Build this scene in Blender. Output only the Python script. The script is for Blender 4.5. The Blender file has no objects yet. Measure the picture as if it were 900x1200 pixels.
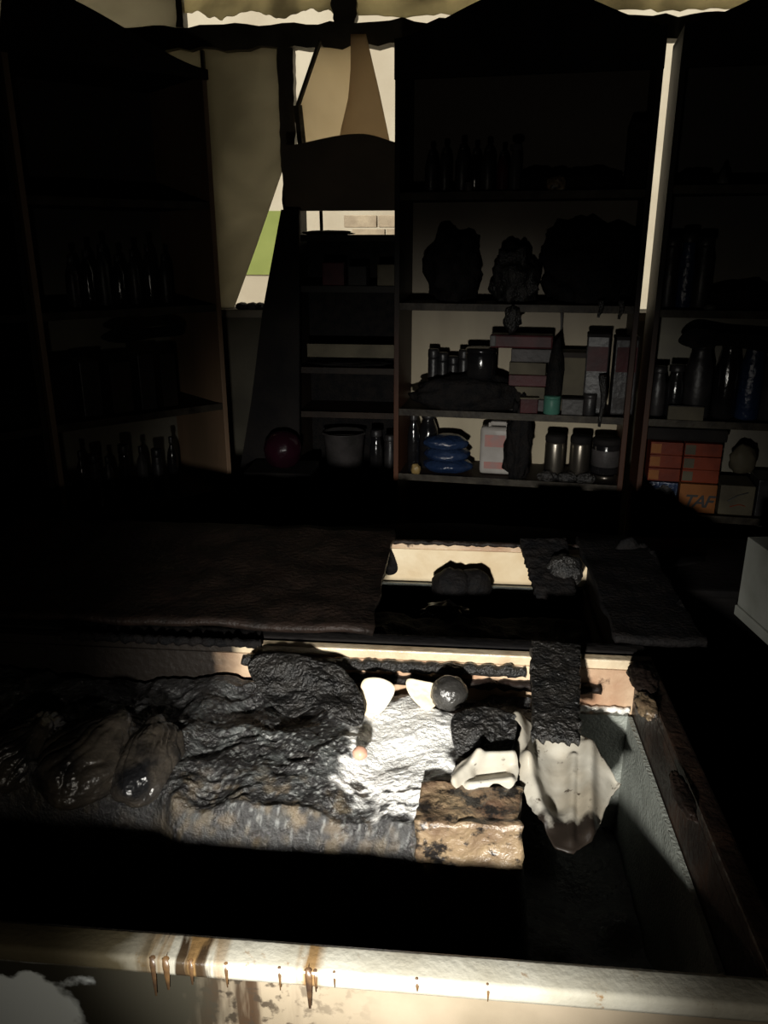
import bpy, bmesh, math, random
from mathutils import Vector, noise
random.seed(7)
# ------------------------------------------------------------------ camera, world, lights, exposure
SC = bpy.context.scene
COL = SC.collection
F = 935.0; PITCH = math.radians(18.5); YAW = math.radians(5.2); CAM = Vector((0, 0, 1.57))
cd = bpy.data.cameras.new('camera'); cam = bpy.data.objects.new('camera', cd); COL.objects.link(cam)
cam.location = CAM; cam.rotation_euler = (math.pi/2 - PITCH, 0, YAW)
cd.sensor_fit = 'VERTICAL'; cd.sensor_height = 24.0; cd.lens = F/1200*24; cd.clip_start = 0.02
SC.camera = cam
SC.view_settings.view_transform = 'Standard'; SC.view_settings.look = 'None'
SC.view_settings.exposure = 0.0; SC.view_settings.gamma = 1.0; SC.view_settings.use_curve_mapping = False
w = bpy.data.worlds.new('world'); SC.world = w; w.use_nodes = True
bg = w.node_tree.nodes['Background']; bg.inputs[0].default_value = (1.0, 0.95, 0.83, 1); bg.inputs[1].default_value = 0.95
fw = Vector((-math.sin(YAW)*math.cos(PITCH), math.cos(YAW)*math.cos(PITCH), -math.sin(PITCH)))
rt = Vector((math.cos(YAW), math.sin(YAW), 0)); up = rt.cross(fw)
def ray(px, py): return fw + rt*((px-450)/F) + up*((600-py)/F)
def on_z(px, py, z):
    r = ray(px, py); return CAM + r*((z-CAM.z)/r.z)
def on_plane(px, py, o, n):
    r = ray(px, py); return CAM + r*((Vector(o)-CAM).dot(n)/r.dot(n))
def on_y(px, py, y): return on_plane(px, py, (0, y, 0), Vector((0, 1, 0)))
def lamp(name, kind, loc, aim, energy, color, **k):
    l = bpy.data.lights.new(name, kind); o = bpy.data.objects.new(name, l); COL.objects.link(o)
    o.location = loc; l.energy = energy; l.color = color
    if aim is not None: o.rotation_euler = (Vector(aim)-Vector(loc)).to_track_quat('-Z', 'Y').to_euler()
    for a, b in k.items(): setattr(l, a, b)
    return o
# the photographer's torch, held low in front of the freezer: its rim shades the inside; hot spot and wide spill
TORCH = Vector((-0.10, -0.05, 1.15))
lamp('torch', 'SPOT', TORCH, on_z(485, 850, .80), 175, (1.0, .97, .90), spot_size=math.radians(52), spot_blend=1.0, shadow_soft_size=.028)
lamp('torch_spill', 'SPOT', TORCH, on_z(590, 640, .8), 7, (1.0, .91, .76), spot_size=math.radians(110), spot_blend=1.0, shadow_soft_size=.028)
# daylight on the yard wall behind the shop
sun = lamp('sun', 'SUN', (0, 0, 8), (0, 5.0, 4.2), 2.2, (1.0, .94, .82), angle=math.radians(4))

# ------------------------------------------------------------------ materials
def new_mat(name):
    m = bpy.data.materials.new(name); m.use_nodes = True
    nt = m.node_tree; return m, nt, nt.nodes['Principled BSDF']
def rgb(c): return (c[0], c[1], c[2], 1)
def mat(name, c1, c2=None, scale=8, rough=.6, bump=.0, bscale=None, metal=0, spec=.5, lo=.35, hi=.65,
        sootz=None, sootc=(.012, .011, .010), speck=None, stretch=(1, 1, 1), detail=6, rough2=None):
    """two-tone noise colour, fine relief, optional smoke layer by height (sootz=(z_clean,z_black))"""
    m, nt, b = new_mat(name); N = nt.nodes; L = nt.links
    g = N.new('ShaderNodeNewGeometry'); mp = N.new('ShaderNodeMapping'); mp.inputs['Scale'].default_value = stretch
    L.new(g.outputs['Position'], mp.inputs[0])
    n = N.new('ShaderNodeTexNoise'); n.inputs['Scale'].default_value = scale; n.inputs['Detail'].default_value = detail
    L.new(mp.outputs[0], n.inputs['Vector'])
    r = N.new('ShaderNodeMapRange'); r.inputs[1].default_value = lo; r.inputs[2].default_value = hi
    L.new(n.outputs[0], r.inputs[0])
    mx = N.new('ShaderNodeMix'); mx.data_type = 'RGBA'
    mx.inputs[6].default_value = rgb(c1); mx.inputs[7].default_value = rgb(c2 or c1)
    L.new(r.outputs[0], mx.inputs[0]); col = mx.outputs[2]
    if rough2 is not None:
        rr = N.new('ShaderNodeMapRange'); rr.inputs[3].default_value = rough; rr.inputs[4].default_value = rough2
        L.new(r.outputs[0], rr.inputs[0]); L.new(rr.outputs[0], b.inputs['Roughness'])
    if sootz:
        sx = N.new('ShaderNodeSeparateXYZ'); L.new(g.outputs['Position'], sx.inputs[0])
        ad = N.new('ShaderNodeMath'); ad.operation = 'MULTIPLY_ADD'; ad.inputs[1].default_value = .25
        n2 = N.new('ShaderNodeTexNoise'); n2.inputs['Scale'].default_value = 5; n2.inputs['Detail'].default_value = 5
        L.new(g.outputs['Position'], n2.inputs['Vector'])
        L.new(n2.outputs[0], ad.inputs[0]); L.new(sx.outputs[2], ad.inputs[2])
        r2 = N.new('ShaderNodeMapRange'); r2.interpolation_type = 'SMOOTHSTEP'
        r2.inputs[1].default_value = sootz[0]+.125; r2.inputs[2].default_value = sootz[1]+.125
        L.new(ad.outputs[0], r2.inputs[0])
        m2 = N.new('ShaderNodeMix'); m2.data_type = 'RGBA'; m2.inputs[7].default_value = rgb(sootc)
        L.new(r2.outputs[0], m2.inputs[0]); L.new(col, m2.inputs[6]); col = m2.outputs[2]
    if speck:
        n3 = N.new('ShaderNodeTexNoise'); n3.inputs['Scale'].default_value = speck[1]; n3.inputs['Detail'].default_value = 8
        n3.inputs['Roughness'].default_value = .7
        L.new(g.outputs['Position'], n3.inputs['Vector'])
        r3 = N.new('ShaderNodeMapRange'); r3.inputs[1].default_value = speck[2]; r3.inputs[2].default_value = speck[2]+.07
        L.new(n3.outputs[0], r3.inputs[0])
        m3 = N.new('ShaderNodeMix'); m3.data_type = 'RGBA'; m3.inputs[7].default_value = rgb(speck[0])
        L.new(r3.outputs[0], m3.inputs[0]); L.new(col, m3.inputs[6]); col = m3.outputs[2]
    L.new(col, b.inputs['Base Color'])
    if rough2 is None: b.inputs['Roughness'].default_value = rough
    b.inputs['Metallic'].default_value = metal
    b.inputs['Specular IOR Level'].default_value = spec
    if bump:
        nb = N.new('ShaderNodeTexNoise'); nb.inputs['Scale'].default_value = bscale or scale*4; nb.inputs['Detail'].default_value = 8
        L.new(mp.outputs[0], nb.inputs['Vector'])
        bp = N.new('ShaderNodeBump'); bp.inputs['Strength'].default_value = min(1, bump); bp.inputs['Distance'].default_value = .01
        L.new(nb.outputs[0], bp.inputs['Height']); L.new(bp.outputs[0], b.inputs['Normal'])
    return m
SOOT = (.010, .009, .009)
M = {}
M['soot'] = mat('soot_black', (.006, .0055, .006), (.014, .012, .011), 6, .8, .3, 60, spec=.15)
M['char'] = mat('charred_crust', (.006, .006, .006), (.02, .018, .016), 30, .38, .9, 140, spec=.5)
M['run'] = mat('brown_run', (.10, .055, .022), (.03, .017, .010), 40, .4, .2, 60)
M['char_dull'] = mat('charred_dull', (.0035, .0035, .004), (.009, .0075, .007), 30, .75, .6, 120, spec=.1)
M['char_brown'] = mat('charred_brown', (.007, .005, .004), (.020, .012, .009), 22, .55, .5, 90, spec=.2)
M['floor'] = mat('sooty_tiles', (.012, .011, .010), (.025, .022, .02), 4, .6, .2, 40)
M['wall'] = mat('smoked_plaster', (.05, .045, .032), (.10, .09, .065), 3, .9, .1, 40, sootz=(1.2, 2.2))
M['frame_dark'] = mat('sooted_frame', (.09, .08, .055), (.15, .13, .095), 9, .6, .3, 60)
M['wood_side'] = mat('smoked_brown_board', (.075, .03, .016), (.04, .018, .011), 5, .5, .1, 60, sootz=(.75, 1.55), stretch=(1, 1, .2))
M['wood_dark'] = mat('sooted_board', (.035, .022, .015), (.015, .011, .009), 8, .6, .2, 60, sootz=(.6, 1.5))
M['wood_left'] = mat('brown_board_left', (.20, .125, .075), (.13, .085, .05), 4, .6, .1, 60, stretch=(1, 1, .25))
M['edge'] = mat('pale_shelf_edge', (.045, .038, .028), (.016, .013, .010), 20, .5, .2, 80, spec=.3)
M['back_r'] = mat('cream_back_board', (.36, .31, .21), (.26, .215, .14), 5, .6, .05, 60, sootz=(.93, 1.85), sootc=(.045, .033, .022), stretch=(1, 1, .3))
M['back_l'] = mat('grey_back_board', (.15, .14, .10), (.10, .09, .07), 5, .6, .05, 60, sootz=(1.2, 1.75), sootc=(.02, .017, .015))
M['header'] = mat('smoked_header', (.15, .115, .075), (.10, .08, .055), 5, .6, .1, 60)
M['steel'] = mat('smoked_enamel_rim', (.32, .31, .265), (.24, .225, .18), 14, .22, .12, 120, spec=.6, speck=((.16, .10, .05), 26, .60))
M['collar'] = mat('scorched_collar', (.62, .47, .32), (.36, .21, .13), 9, .35, .3, 70, speck=((.05, .025, .015), 12, .60))
M['rim_cream'] = mat('cream_rim', (.60, .50, .35), (.45, .34, .22), 16, .35, .2, 90, speck=((.06, .03, .02), 30, .66))
M['rim_burnt'] = mat('burnt_rim', (.012, .007, .005), (.06, .03, .018), 13, .4, .5, 70, lo=.5, hi=.85)
M['liner'] = mat('frosted_liner', (.30, .32, .29), (.22, .235, .21), 25, .45, .5, 160, sootz=None)
M['liner_cream'] = mat('cream_liner', (.78, .66, .46), (.62, .47, .28), 8, .4, .15, 60, speck=((.12, .06, .03), 20, .68))
M['paint_white'] = mat('white_paint', (.45, .46, .42), (.32, .33, .29), 8, .5, .05, 60)
M['sheet'] = mat('melted_white_plastic', (.38, .36, .31), (.25, .22, .17), 12, .4, .08, 60, speck=((.04, .028, .02), 38, .60))
M['sheet_shiny'] = mat('white_film', (.85, .84, .80), (.55, .50, .42), 20, .2, .6, 90, spec=.8, speck=((.03, .025, .022), 34, .60))
M['foam'] = mat('cream_foam', (.80, .74, .58), (.62, .50, .34), 10, .5, .3, 60)
M['bag'] = mat('black_film', (.010, .010, .011), (.07, .058, .045), 16, .28, .35, 70, spec=.8)
M['wetblack'] = mat('wet_black_film', (.006, .0065, .007), (.012, .012, .012), 9, .42, .25, 30, spec=.7)
M['card'] = mat('scorched_card', (.22, .16, .095), (.09, .055, .035), 20, .35, .6, 80, speck=((.012, .01, .009), 24, .50), spec=.7)
M['bulb'] = mat('clear_plastic_scorched', (.035, .033, .03), (.018, .017, .016), 20, .25, .6, 50, spec=.7)
M['flesh'] = mat('scorched_orange_label', (.62, .34, .24), (.45, .26, .18), 20, .4)
M['blue'] = mat('blue_film', (.008, .018, .05), (.016, .03, .07), 12, .25, .5, 60, spec=.7)
M['white_jug'] = mat('smoked_white_plastic', (.33, .31, .29), (.23, .21, .19), 8, .35, .1, 60)
M['pink_label'] = mat('faded_pink_label', (.34, .16, .14), (.26, .18, .17), 30, .6)
M['red'] = mat('smoked_red', (.05, .008, .010), (.022, .005, .006), 12, .45, .08, 60, spec=.2)
M['redorange'] = mat('red_orange_card', (.15, .028, .012), (.09, .018, .010), 12, .5, .1, 60)
M['orange'] = mat('orange_card', (.20, .075, .022), (.14, .05, .016), 8, .5, .1, 60)
M['beige'] = mat('beige_card', (.09, .078, .052), (.05, .043, .03), 8, .6, .1, 60)
M['maroon'] = mat('maroon_plastic', (.02, .0035, .009), (.012, .003, .006), 8, .25, .2, 30)
M['teal'] = mat('teal_plastic', (.05, .15, .11), (.04, .10, .08), 8, .4, .1, 60)
M['grey'] = mat('smoked_grey_plastic', (.05, .045, .045), (.022, .021, .020), 10, .45, .2, 60)
M['palegrey'] = mat('pale_grey_plastic', (.06, .057, .055), (.035, .034, .033), 10, .4, .2, 60)
M['can'] = mat('smoked_tin', (.20, .18, .15), (.07, .06, .05), 10, .3, .1, 60, metal=.9, stretch=(1, 1, .2))
M['glassdark'] = mat('dark_glossy_glass', (.005, .005, .006), (.012, .011, .011), 12, .14, .2, 40, spec=.6)
M['bottle_dark'] = mat('smoked_bottle', (.008, .008, .009), (.022, .02, .02), 14, .4, .2, 50, spec=.35)
M['yellow'] = mat('smoked_yellow', (.28, .19, .07), (.16, .11, .04), 10, .5)
M['ink'] = mat('black_ink', (.01, .01, .01), None, 5, .5)
for k_ in ('red', 'redorange', 'orange', 'beige', 'grey', 'palegrey', 'pink_label', 'white_jug', 'wood_dark', 'wood_side', 'edge', 'maroon', 'teal', 'soot', 'sheet'):
    M[k_].node_tree.nodes['Principled BSDF'].inputs['Specular IOR Level'].default_value = .12
M['out_wall'] = mat('outside_cream_render', (.62, .57, .46), (.52, .46, .36), 2, .9, .1, 30)
M['out_green'] = mat('outside_green_paint', (.29, .34, .10), (.24, .29, .08), 3, .9)
M['out_brick'] = mat('outside_brick', (.58, .48, .35), (.42, .34, .25), 14, .9, .3, 60)
M['out_pale'] = mat('outside_pale_board', (.50, .44, .34), (.44, .38, .29), 3, .9)
M['out_ground'] = mat('outside_concrete', (.5, .46, .38), (.4, .37, .3), 3, .9)

def translucent(name, tint, dark, scale, lo, hi, clear=.0):
    m, nt, b = new_mat(name); N = nt.nodes; L = nt.links
    g = N.new('ShaderNodeNewGeometry'); n = N.new('ShaderNodeTexNoise'); n.inputs['Scale'].default_value = scale
    n.inputs['Detail'].default_value = 6; n.inputs['Distortion'].default_value = .4
    L.new(g.outputs['Position'], n.inputs['Vector'])
    r = N.new('ShaderNodeMapRange'); r.inputs[1].default_value = lo; r.inputs[2].default_value = hi
    L.new(n.outputs[0], r.inputs[0])
    mx = N.new('ShaderNodeMix'); mx.data_type = 'RGBA'; mx.inputs[6].default_value = rgb(dark); mx.inputs[7].default_value = rgb(tint)
    L.new(r.outputs[0], mx.inputs[0])
    t = N.new('ShaderNodeBsdfTranslucent'); L.new(mx.outputs[2], t.inputs[0])
    d = N.new('ShaderNodeBsdfDiffuse'); d.inputs[0].default_value = rgb([c*.35 for c in tint])
    a = N.new('ShaderNodeAddShader'); L.new(t.outputs[0], a.inputs[0]); L.new(d.outputs[0], a.inputs[1])
    out = [x for x in N if x.type == 'OUTPUT_MATERIAL'][0]
    L.new(a.outputs[0], out.inputs[0]); N.remove(b)
    return m
M['glass_soot'] = translucent('sooted_glass', (.48, .46, .40), (.20, .19, .155), 2.2, .35, .7)
M['glass_soot2'] = translucent('lightly_sooted_glass', (.62, .58, .44), (.28, .26, .20), 3.0, .40, .60)
M['cloth_tan'] = translucent('tan_cloth', (.46, .39, .30), (.38, .32, .245), 3, .3, .7)
M['cloth_pale'] = translucent('pale_cloth', (.74, .68, .57), (.64, .58, .48), 3, .3, .7)

# ------------------------------------------------------------------ mesh helpers
def link(name, me, m, parent=None, smooth=False):
    me.name = name
    if m is not None: me.materials.append(M[m] if isinstance(m, str) else m)
    if smooth:
        for p in me.polygons: p.use_smooth = True
    o = bpy.data.objects.new(name, me); COL.objects.link(o)
    if parent is not None: o.parent = parent
    return o
class MB:
    def __init__(s): s.v = []; s.f = []
    def box(s, x0, x1, y0, y1, z0, z1, bev=0):
        i = len(s.v)
        s.v += [(x, y, z) for x in (x0, x1) for y in (y0, y1) for z in (z0, z1)]
        s.f += [[i+k for k in q] for q in ((0, 1, 3, 2), (4, 6, 7, 5), (0, 4, 5, 1), (2, 3, 7, 6), (0, 2, 6, 4), (1, 5, 7, 3))]
        return s
    def prism(s, pts, axis, a, b):
        """pts 2-D polygon extruded along axis between a and b. axis 1: pts=(x,z); 0: (y,z); 2: (x,y)"""
        def P(p, t): return {1: (p[0], t, p[1]), 0: (t, p[0], p[1]), 2: (p[0], p[1], t)}[axis]
        i = len(s.v); n = len(pts)
        s.v += [P(p, a) for p in pts] + [P(p, b) for p in pts]
        s.f.append(list(range(i, i+n))); s.f.append(list(range(i+2*n-1, i+n-1, -1)))
        for k in range(n): s.f.append([i+k, i+n+k, i+n+(k+1) % n, i+(k+1) % n])
        return s
    def lathe(s, prof, seg=20, c=(0, 0, 0), sq=(1, 1), wob=0, seed=0):
        i = len(s.v); n = len(prof)
        for k, (r, z) in enumerate(prof):
            for j in range(seg):
                a = 2*math.pi*j/seg; rr = r*(1+wob*noise.noise(Vector((math.cos(a)*1.5+seed, math.sin(a)*1.5, z*25))))
                s.v.append((c[0]+rr*sq[0]*math.cos(a), c[1]+rr*sq[1]*math.sin(a), c[2]+z))
        for k in range(n-1):
            for j in range(seg):
                s.f.append([i+k*seg+j, i+k*seg+(j+1) % seg, i+(k+1)*seg+(j+1) % seg, i+(k+1)*seg+j])
        s.f.append([i+j for j in range(seg)][::-1]); s.f.append([i+(n-1)*seg+j for j in range(seg)])
        return s
    def tube(s, pts, rad, seg=8):
        i = len(s.v); n = len(pts)
        for k, p in enumerate(pts):
            p = Vector(p); d = (Vector(pts[min(k+1, n-1)])-Vector(pts[max(k-1, 0)])).normalized()
            a = d.cross(Vector((.3, .9, .1))).normalized(); b = d.cross(a)
            r = rad[k] if isinstance(rad, (list, tuple)) else rad
            for j in range(seg):
                t = 2*math.pi*j/seg; s.v.append(tuple(p+a*r*math.cos(t)+b*r*math.sin(t)))
        for k in range(n-1):
            for j in range(seg):
                s.f.append([i+k*seg+j, i+k*seg+(j+1) % seg, i+(k+1)*seg+(j+1) % seg, i+(k+1)*seg+j])
        s.f.append([i+j for j in range(seg)][::-1]); s.f.append([i+(n-1)*seg+j for j in range(seg)])
        return s
    def mesh(s, bev=0):
        me = bpy.data.meshes.new('m'); me.from_pydata([tuple(v) for v in s.v], [], s.f)
        bm = bmesh.new(); bm.from_mesh(me)
        bmesh.ops.recalc_face_normals(bm, faces=bm.faces)
        if bev:
            bmesh.ops.bevel(bm, geom=bm.edges[:], offset=bev, segments=2, affect='EDGES', profile=.6)
        bm.to_mesh(me); bm.free()
        return me
    def build(s, name, m, parent=None, smooth=False, bev=0): return link(name, s.mesh(bev), m, parent, smooth)
def tag(o, label=None, cat=None, group=None, kind=None):
    for k, v in (('label', label), ('category', cat), ('group', group), ('kind', kind)):
        if v: o[k] = v
    return o
def empty(name, loc, rz=0, label=None, cat=None, group=None):
    o = bpy.data.objects.new(name, None); o.empty_display_size = .05; COL.objects.link(o)
    o.location = loc; o.rotation_euler = (0, 0, rz); return tag(o, label, cat, group)
def struct(name, mb, m, parent=None):
    o = mb.build(name, m, parent)
    if parent is None: o['kind'] = 'structure'
    return o
def crumple(me, amp, freq, seed=0, amp2=0, keep_bottom=None):
    for v in me.vertices:
        p = v.co*freq+Vector((seed*3.1, seed*1.7, seed))
        d = noise.noise_vector(p)*amp
        if amp2: d += noise.noise_vector(p*4)*amp2
        if keep_bottom is not None and v.co.z < keep_bottom+.004: d.z = 0
        v.co += d
def lump(name, c, rad, seed, m, parent=None, amp=.25, fr=2.2, flat=True, sub=4, ridges=0):
    """burnt lump sitting with its underside at c.z"""
    bm = bmesh.new(); bmesh.ops.create_icosphere(bm, subdivisions=sub, radius=1)
    for v in bm.verts:
        p = v.co.normalized()
        f = 1+amp*noise.noise(p*fr+Vector((seed, 0, seed*2)))+amp*.45*noise.noise(p*fr*3+Vector((0, seed, 1)))+amp*.25*noise.noise(p*fr*8+Vector((2, seed, 1)))
        if ridges:
            a = math.atan2(p.y, p.x); f += .05*math.sin(a*ridges+2*noise.noise(p*2))*(1-p.z*p.z)
        q = p*f; q.z = max(q.z, -.75) if flat else q.z
        v.co = Vector((q.x*rad[0], q.y*rad[1], (q.z+.75)*rad[2]/1.75 if flat else q.z*rad[2]))
    me = bpy.data.meshes.new(name); bm.to_mesh(me); bm.free()
    o = link(name, me, m, parent, True); o.location = c; return o
def spline(pts, n=6):
    out = []; N = len(pts)
    for i in range(N):
        p0, p1, p2, p3 = [Vector(pts[(i+k-1) % N]) for k in range(4)]
        for j in range(n):
            t = j/n
            out.append(.5*((2*p1)+(p2-p0)*t+(2*p0-5*p1+4*p2-p3)*t*t+(3*p1-p0-3*p2+p3)*t**3))
    return out
def sheet(name, outline, o, n, m, parent=None, amp=.008, fr=14, seed=0, rings=16, curl=0, thick=.0022, jag=0, soft=True, folds=(), fine=.2):
    """thin crumpled sheet whose outline lies on the plane (o, n)"""
    n = Vector(n).normalized(); FL = [(on_plane(a[0], a[1], o, n), on_plane(b_[0], b_[1], o, n), hh, ww) for a, b_, hh, ww in folds]
    P = [on_plane(x, y, o, n) for x, y in outline]
    P = spline(P, 8) if soft else [a.lerp(b, t/6) for a, b in zip(P, P[1:]+P[:1]) for t in range(6)]
    c = sum(P, Vector())/len(P); V = [c]; K = len(P); FF = []
    for r in range(1, rings+1):
        t = r/rings
        for k, p in enumerate(P):
            q = c.lerp(p, t)
            if jag and r == rings: q = q+(p-c).normalized()*jag*noise.noise(p*130+Vector((seed, 0, 0)))
            V.append(q)
    V2 = []
    for idx, q in enumerate(V):
        t = 0 if idx == 0 else ((idx-1)//K+1)/rings
        h = amp*(noise.noise(q*fr+Vector((seed, seed, 0)))+.5*noise.noise(q*fr*2.7+Vector((seed, 3, 0)))+fine*noise.noise(q*fr*8))
        for (fa, fb, fh, fwd) in FL:
            ab = fb-fa; tt = max(0, min(1, (q-fa).dot(ab)/ab.length_squared)); h += fh*math.exp(-((q-fa-ab*tt).length/fwd)**2)
        h += curl*t**3
        V2.append(q+n*h)
    for k in range(K): FF.append([0, 1+k, 1+(k+1) % K])
    for r in range(rings-1):
        for k in range(K): FF.append([1+r*K+k, 1+(r+1)*K+k, 1+(r+1)*K+(k+1) % K, 1+r*K+(k+1) % K])
    me = bpy.data.meshes.new(name); me.from_pydata([tuple(v) for v in V2], [], FF)
    ob = link(name, me, m, parent, True)
    md = ob.modifiers.new('thickness', 'SOLIDIFY'); md.thickness = thick; md.offset = 0
    return ob

# ------------------------------------------------------------------ setting
WY = 3.60
struct('floor', MB().box(-3, 3, -2.2, WY+.15, -.1, 0), 'floor')
struct('ceiling', MB().box(-3, 3, -2.2, WY+.15, 2.95, 3.05), 'soot')
struct('wall_left', MB().box(-2.75, -2.6, -2.2, WY, 0, 2.95), 'wall')
struct('wall_right', MB().box(2.6, 2.75, -2.2, WY, 0, 2.95), 'wall')
struct('wall_front', MB().box(-2.6, 2.6, -2.2, -2.05, 0, 2.95), 'soot')
WX0, WX1 = -2.15, 1.25
ZS = on_y(300, 362, WY).z; ZB0 = on_y(300, 55, WY).z; ZB1 = on_y(300, 27, WY).z; ZT = 2.86
wb = MB().box(-2.6, WX0, WY, WY+.15, 0, 2.95).box(WX1, 2.6, WY, WY+.15, 0, 2.95)
wb.box(WX0, WX1, WY, WY+.15, 0, ZS).box(WX0, WX1, WY, WY+.15, ZT, 2.95)
struct('wall_back', wb, 'wall')
win = tag(empty('window_1', (0, 0, 0)), kind='structure')
# sill, charred transom beam with ragged lower edge, mullions
MB().box(WX0, WX1, WY-.05, WY, ZS-.035, ZS).build('sill', 'frame_dark', win, bev=.004)
def ragged_bar(pa, pb, half, name, m, y0, y1, horizontal=True, amp=.018, seed=0):
    mb = MB(); top = []; bot = []; n = 70
    for i in range(n+1):
        t = i/n; a = pa+(pb-pa)*t
        j = amp*noise.noise(Vector((a*9, seed, 0)))+amp*.6*noise.noise(Vector((a*30, seed, 3)))
        k = amp*noise.noise(Vector((a*9, seed, 7)))+amp*.6*noise.noise(Vector((a*30, seed, 9)))
        top.append((a, half[1]+max(j, -.01))); bot.append((a, half[0]-max(k, -.01)))
    pts = bot+top[::-1]
    if not horizontal: pts = [(z, x) for x, z in pts]
    mb.prism(pts, 1, y0, y1); return mb.build(name, m, win)
ragged_bar(WX0, WX1, (ZB0, ZB1), 'transom_beam', 'frame_dark', WY+.02, WY+.10, seed=1, amp=.03)
x0 = on_y(326, 150, WY).x; x1 = on_y(344, 150, WY).x
ragged_bar(ZS, ZB0, (x0, x1), 'mullion', 'frame_dark', WY+.03, WY+.09, horizontal=False, seed=4, amp=.008)
x2 = on_y(388, 10, WY).x; x3 = on_y(416, 10, WY).x
ragged_bar(ZB1, ZT, (x2, x3), 'mullion', 'frame_dark', WY+.03, WY+.09, horizontal=False, seed=6, amp=.02)
x4 = on_y(203, 10, WY).x; x5 = on_y(211, 10, WY).x
ragged_bar(ZB1, ZT, (x4, x5), 'mullion', 'frame_dark', WY+.03, WY+.09, horizontal=False, seed=9, amp=.01)
x6 = on_y(235, 60, WY).x
MB().box(x6-.012, x6, WY+.03, WY+.09, ZS, ZB0).build('mullion', 'frame_dark', win)
# panes: big sooted one with its lower right corner broken away
def P2(px, py): q = on_y(px, py, WY+.06); return (q.x, q.z)
pane = [(WX0, ZS), P2(274, 362), P2(300, 290), P2(331, 200), (x0+.01, ZB0+.02), (WX0, ZB0+.02)]
MB().prism(pane, 1, WY+.058, WY+.062).build('pane', 'glass_soot', win)
# curled sooted films on the transom lights
def ragged_pane(xa, xb, za, zb, m, seed, low):
    pts = []; n = 60
    for i in range(n+1):
        x = xa+(xb-xa)*i/n; t = i/n
        e = low*(.35+.9*abs(noise.noise(Vector((x*4, seed, 0))))+.35*noise.noise(Vector((x*26, seed, 2))))
        pts.append((x, za+max(.0, e)))
    pts += [(xb, zb), (xa, zb)]
    MB().prism(pts, 1, WY+.058, WY+.062).build('pane', m, win)
ragged_pane(x5, x2, ZB1, ZT, 'glass_soot2', 3, .07)
ragged_pane(x3, WX1, ZB1+.01, ZT, 'glass_soot2', 5, .03)
MB().box(WX0, x4, WY+.058, WY+.062, ZB1, ZT).build('pane', 'glass_soot', win)
# torn cloths hanging in the right light
tc = sheet('hanging_cloth', [(411, 40), (429, 40), (444, 105), (464, 200), (390, 200), (400, 150), (408, 115), (411, 80)], (0, WY-.02, 0), (0, 1, 0), 'cloth_tan', None, .006, 5, 3, soft=False)
tag(tc, 'tan cloth hanging in the window, narrow at top and wide at bottom', 'cloth')
tp = sheet('hanging_cloth', [(374, 40), (414, 40), (411, 110), (398, 165), (390, 190), (354, 190), (350, 126)], (0, WY+.02, 0), (0, 1, 0), 'cloth_pale', None, .008, 5, 8, soft=False)
tag(tp, 'pale cream cloth hanging slantwise in the window left of the tan cloth', 'cloth')
pb = MB(); a = on_y(375, 48, WY); b = on_y(349, 124, WY); c = on_y(356, 190, WY)
pb.tube([a, b], .011, 6).tube([b, c], .02, 6)
tag(pb.build('broken_bar', 'frame_dark'), 'thin dark slanting bar along the left edge of the pale cloth', 'bar')
sl = MB().tube([on_y(376, 244, WY-.03), on_y(377, 275, WY-.03)], .008, 6)
tag(sl.build('thin_stick', 'soot'), 'thin upright black stick seen through the slot above the low bookcase', 'stick')
# outside
struct('ground_outside', MB().box(-8, 8, WY+.15, 9, -.1, 0), 'out_ground')
ow = MB().box(-8, 8, 7.0, 7.2, 0, 6.0); o = ow.build('wall_outside', 'out_wall'); o['kind'] = 'structure'
zg1 = on_y(310, 247, 6.95).z; zg0 = on_y(290, 322, 6.95).z
MB().box(-8, on_y(333, 280, 6.98).x, 6.985, 7.0, zg0, zg1).build('painted_band', 'out_green', o)
br = tag(empty('brick_pier', (0, 6.2, 0)), 'rough brick pier outside, seen through the slot above the low bookcase', 'pier')
qa = on_y(415, 270, 6.2); qb = on_y(449, 250, 6.2)
zz = 0; rowi = 0; bme = MB().box(0, .235, -.11, 0, 0, .082).mesh(.004); bme.materials.append(M['out_brick']); first = True
H = qb.z-.02
while zz < H and rowi < 60:
    for k in range(2):
        bo = bpy.data.objects.new('brick', bme); COL.objects.link(bo); bo.parent = br
        bo.location = (qa.x+(0 if rowi % 2 else -.06)+k*.25, random.uniform(-.008, .008), zz)
    zz += .094; rowi += 1

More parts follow.
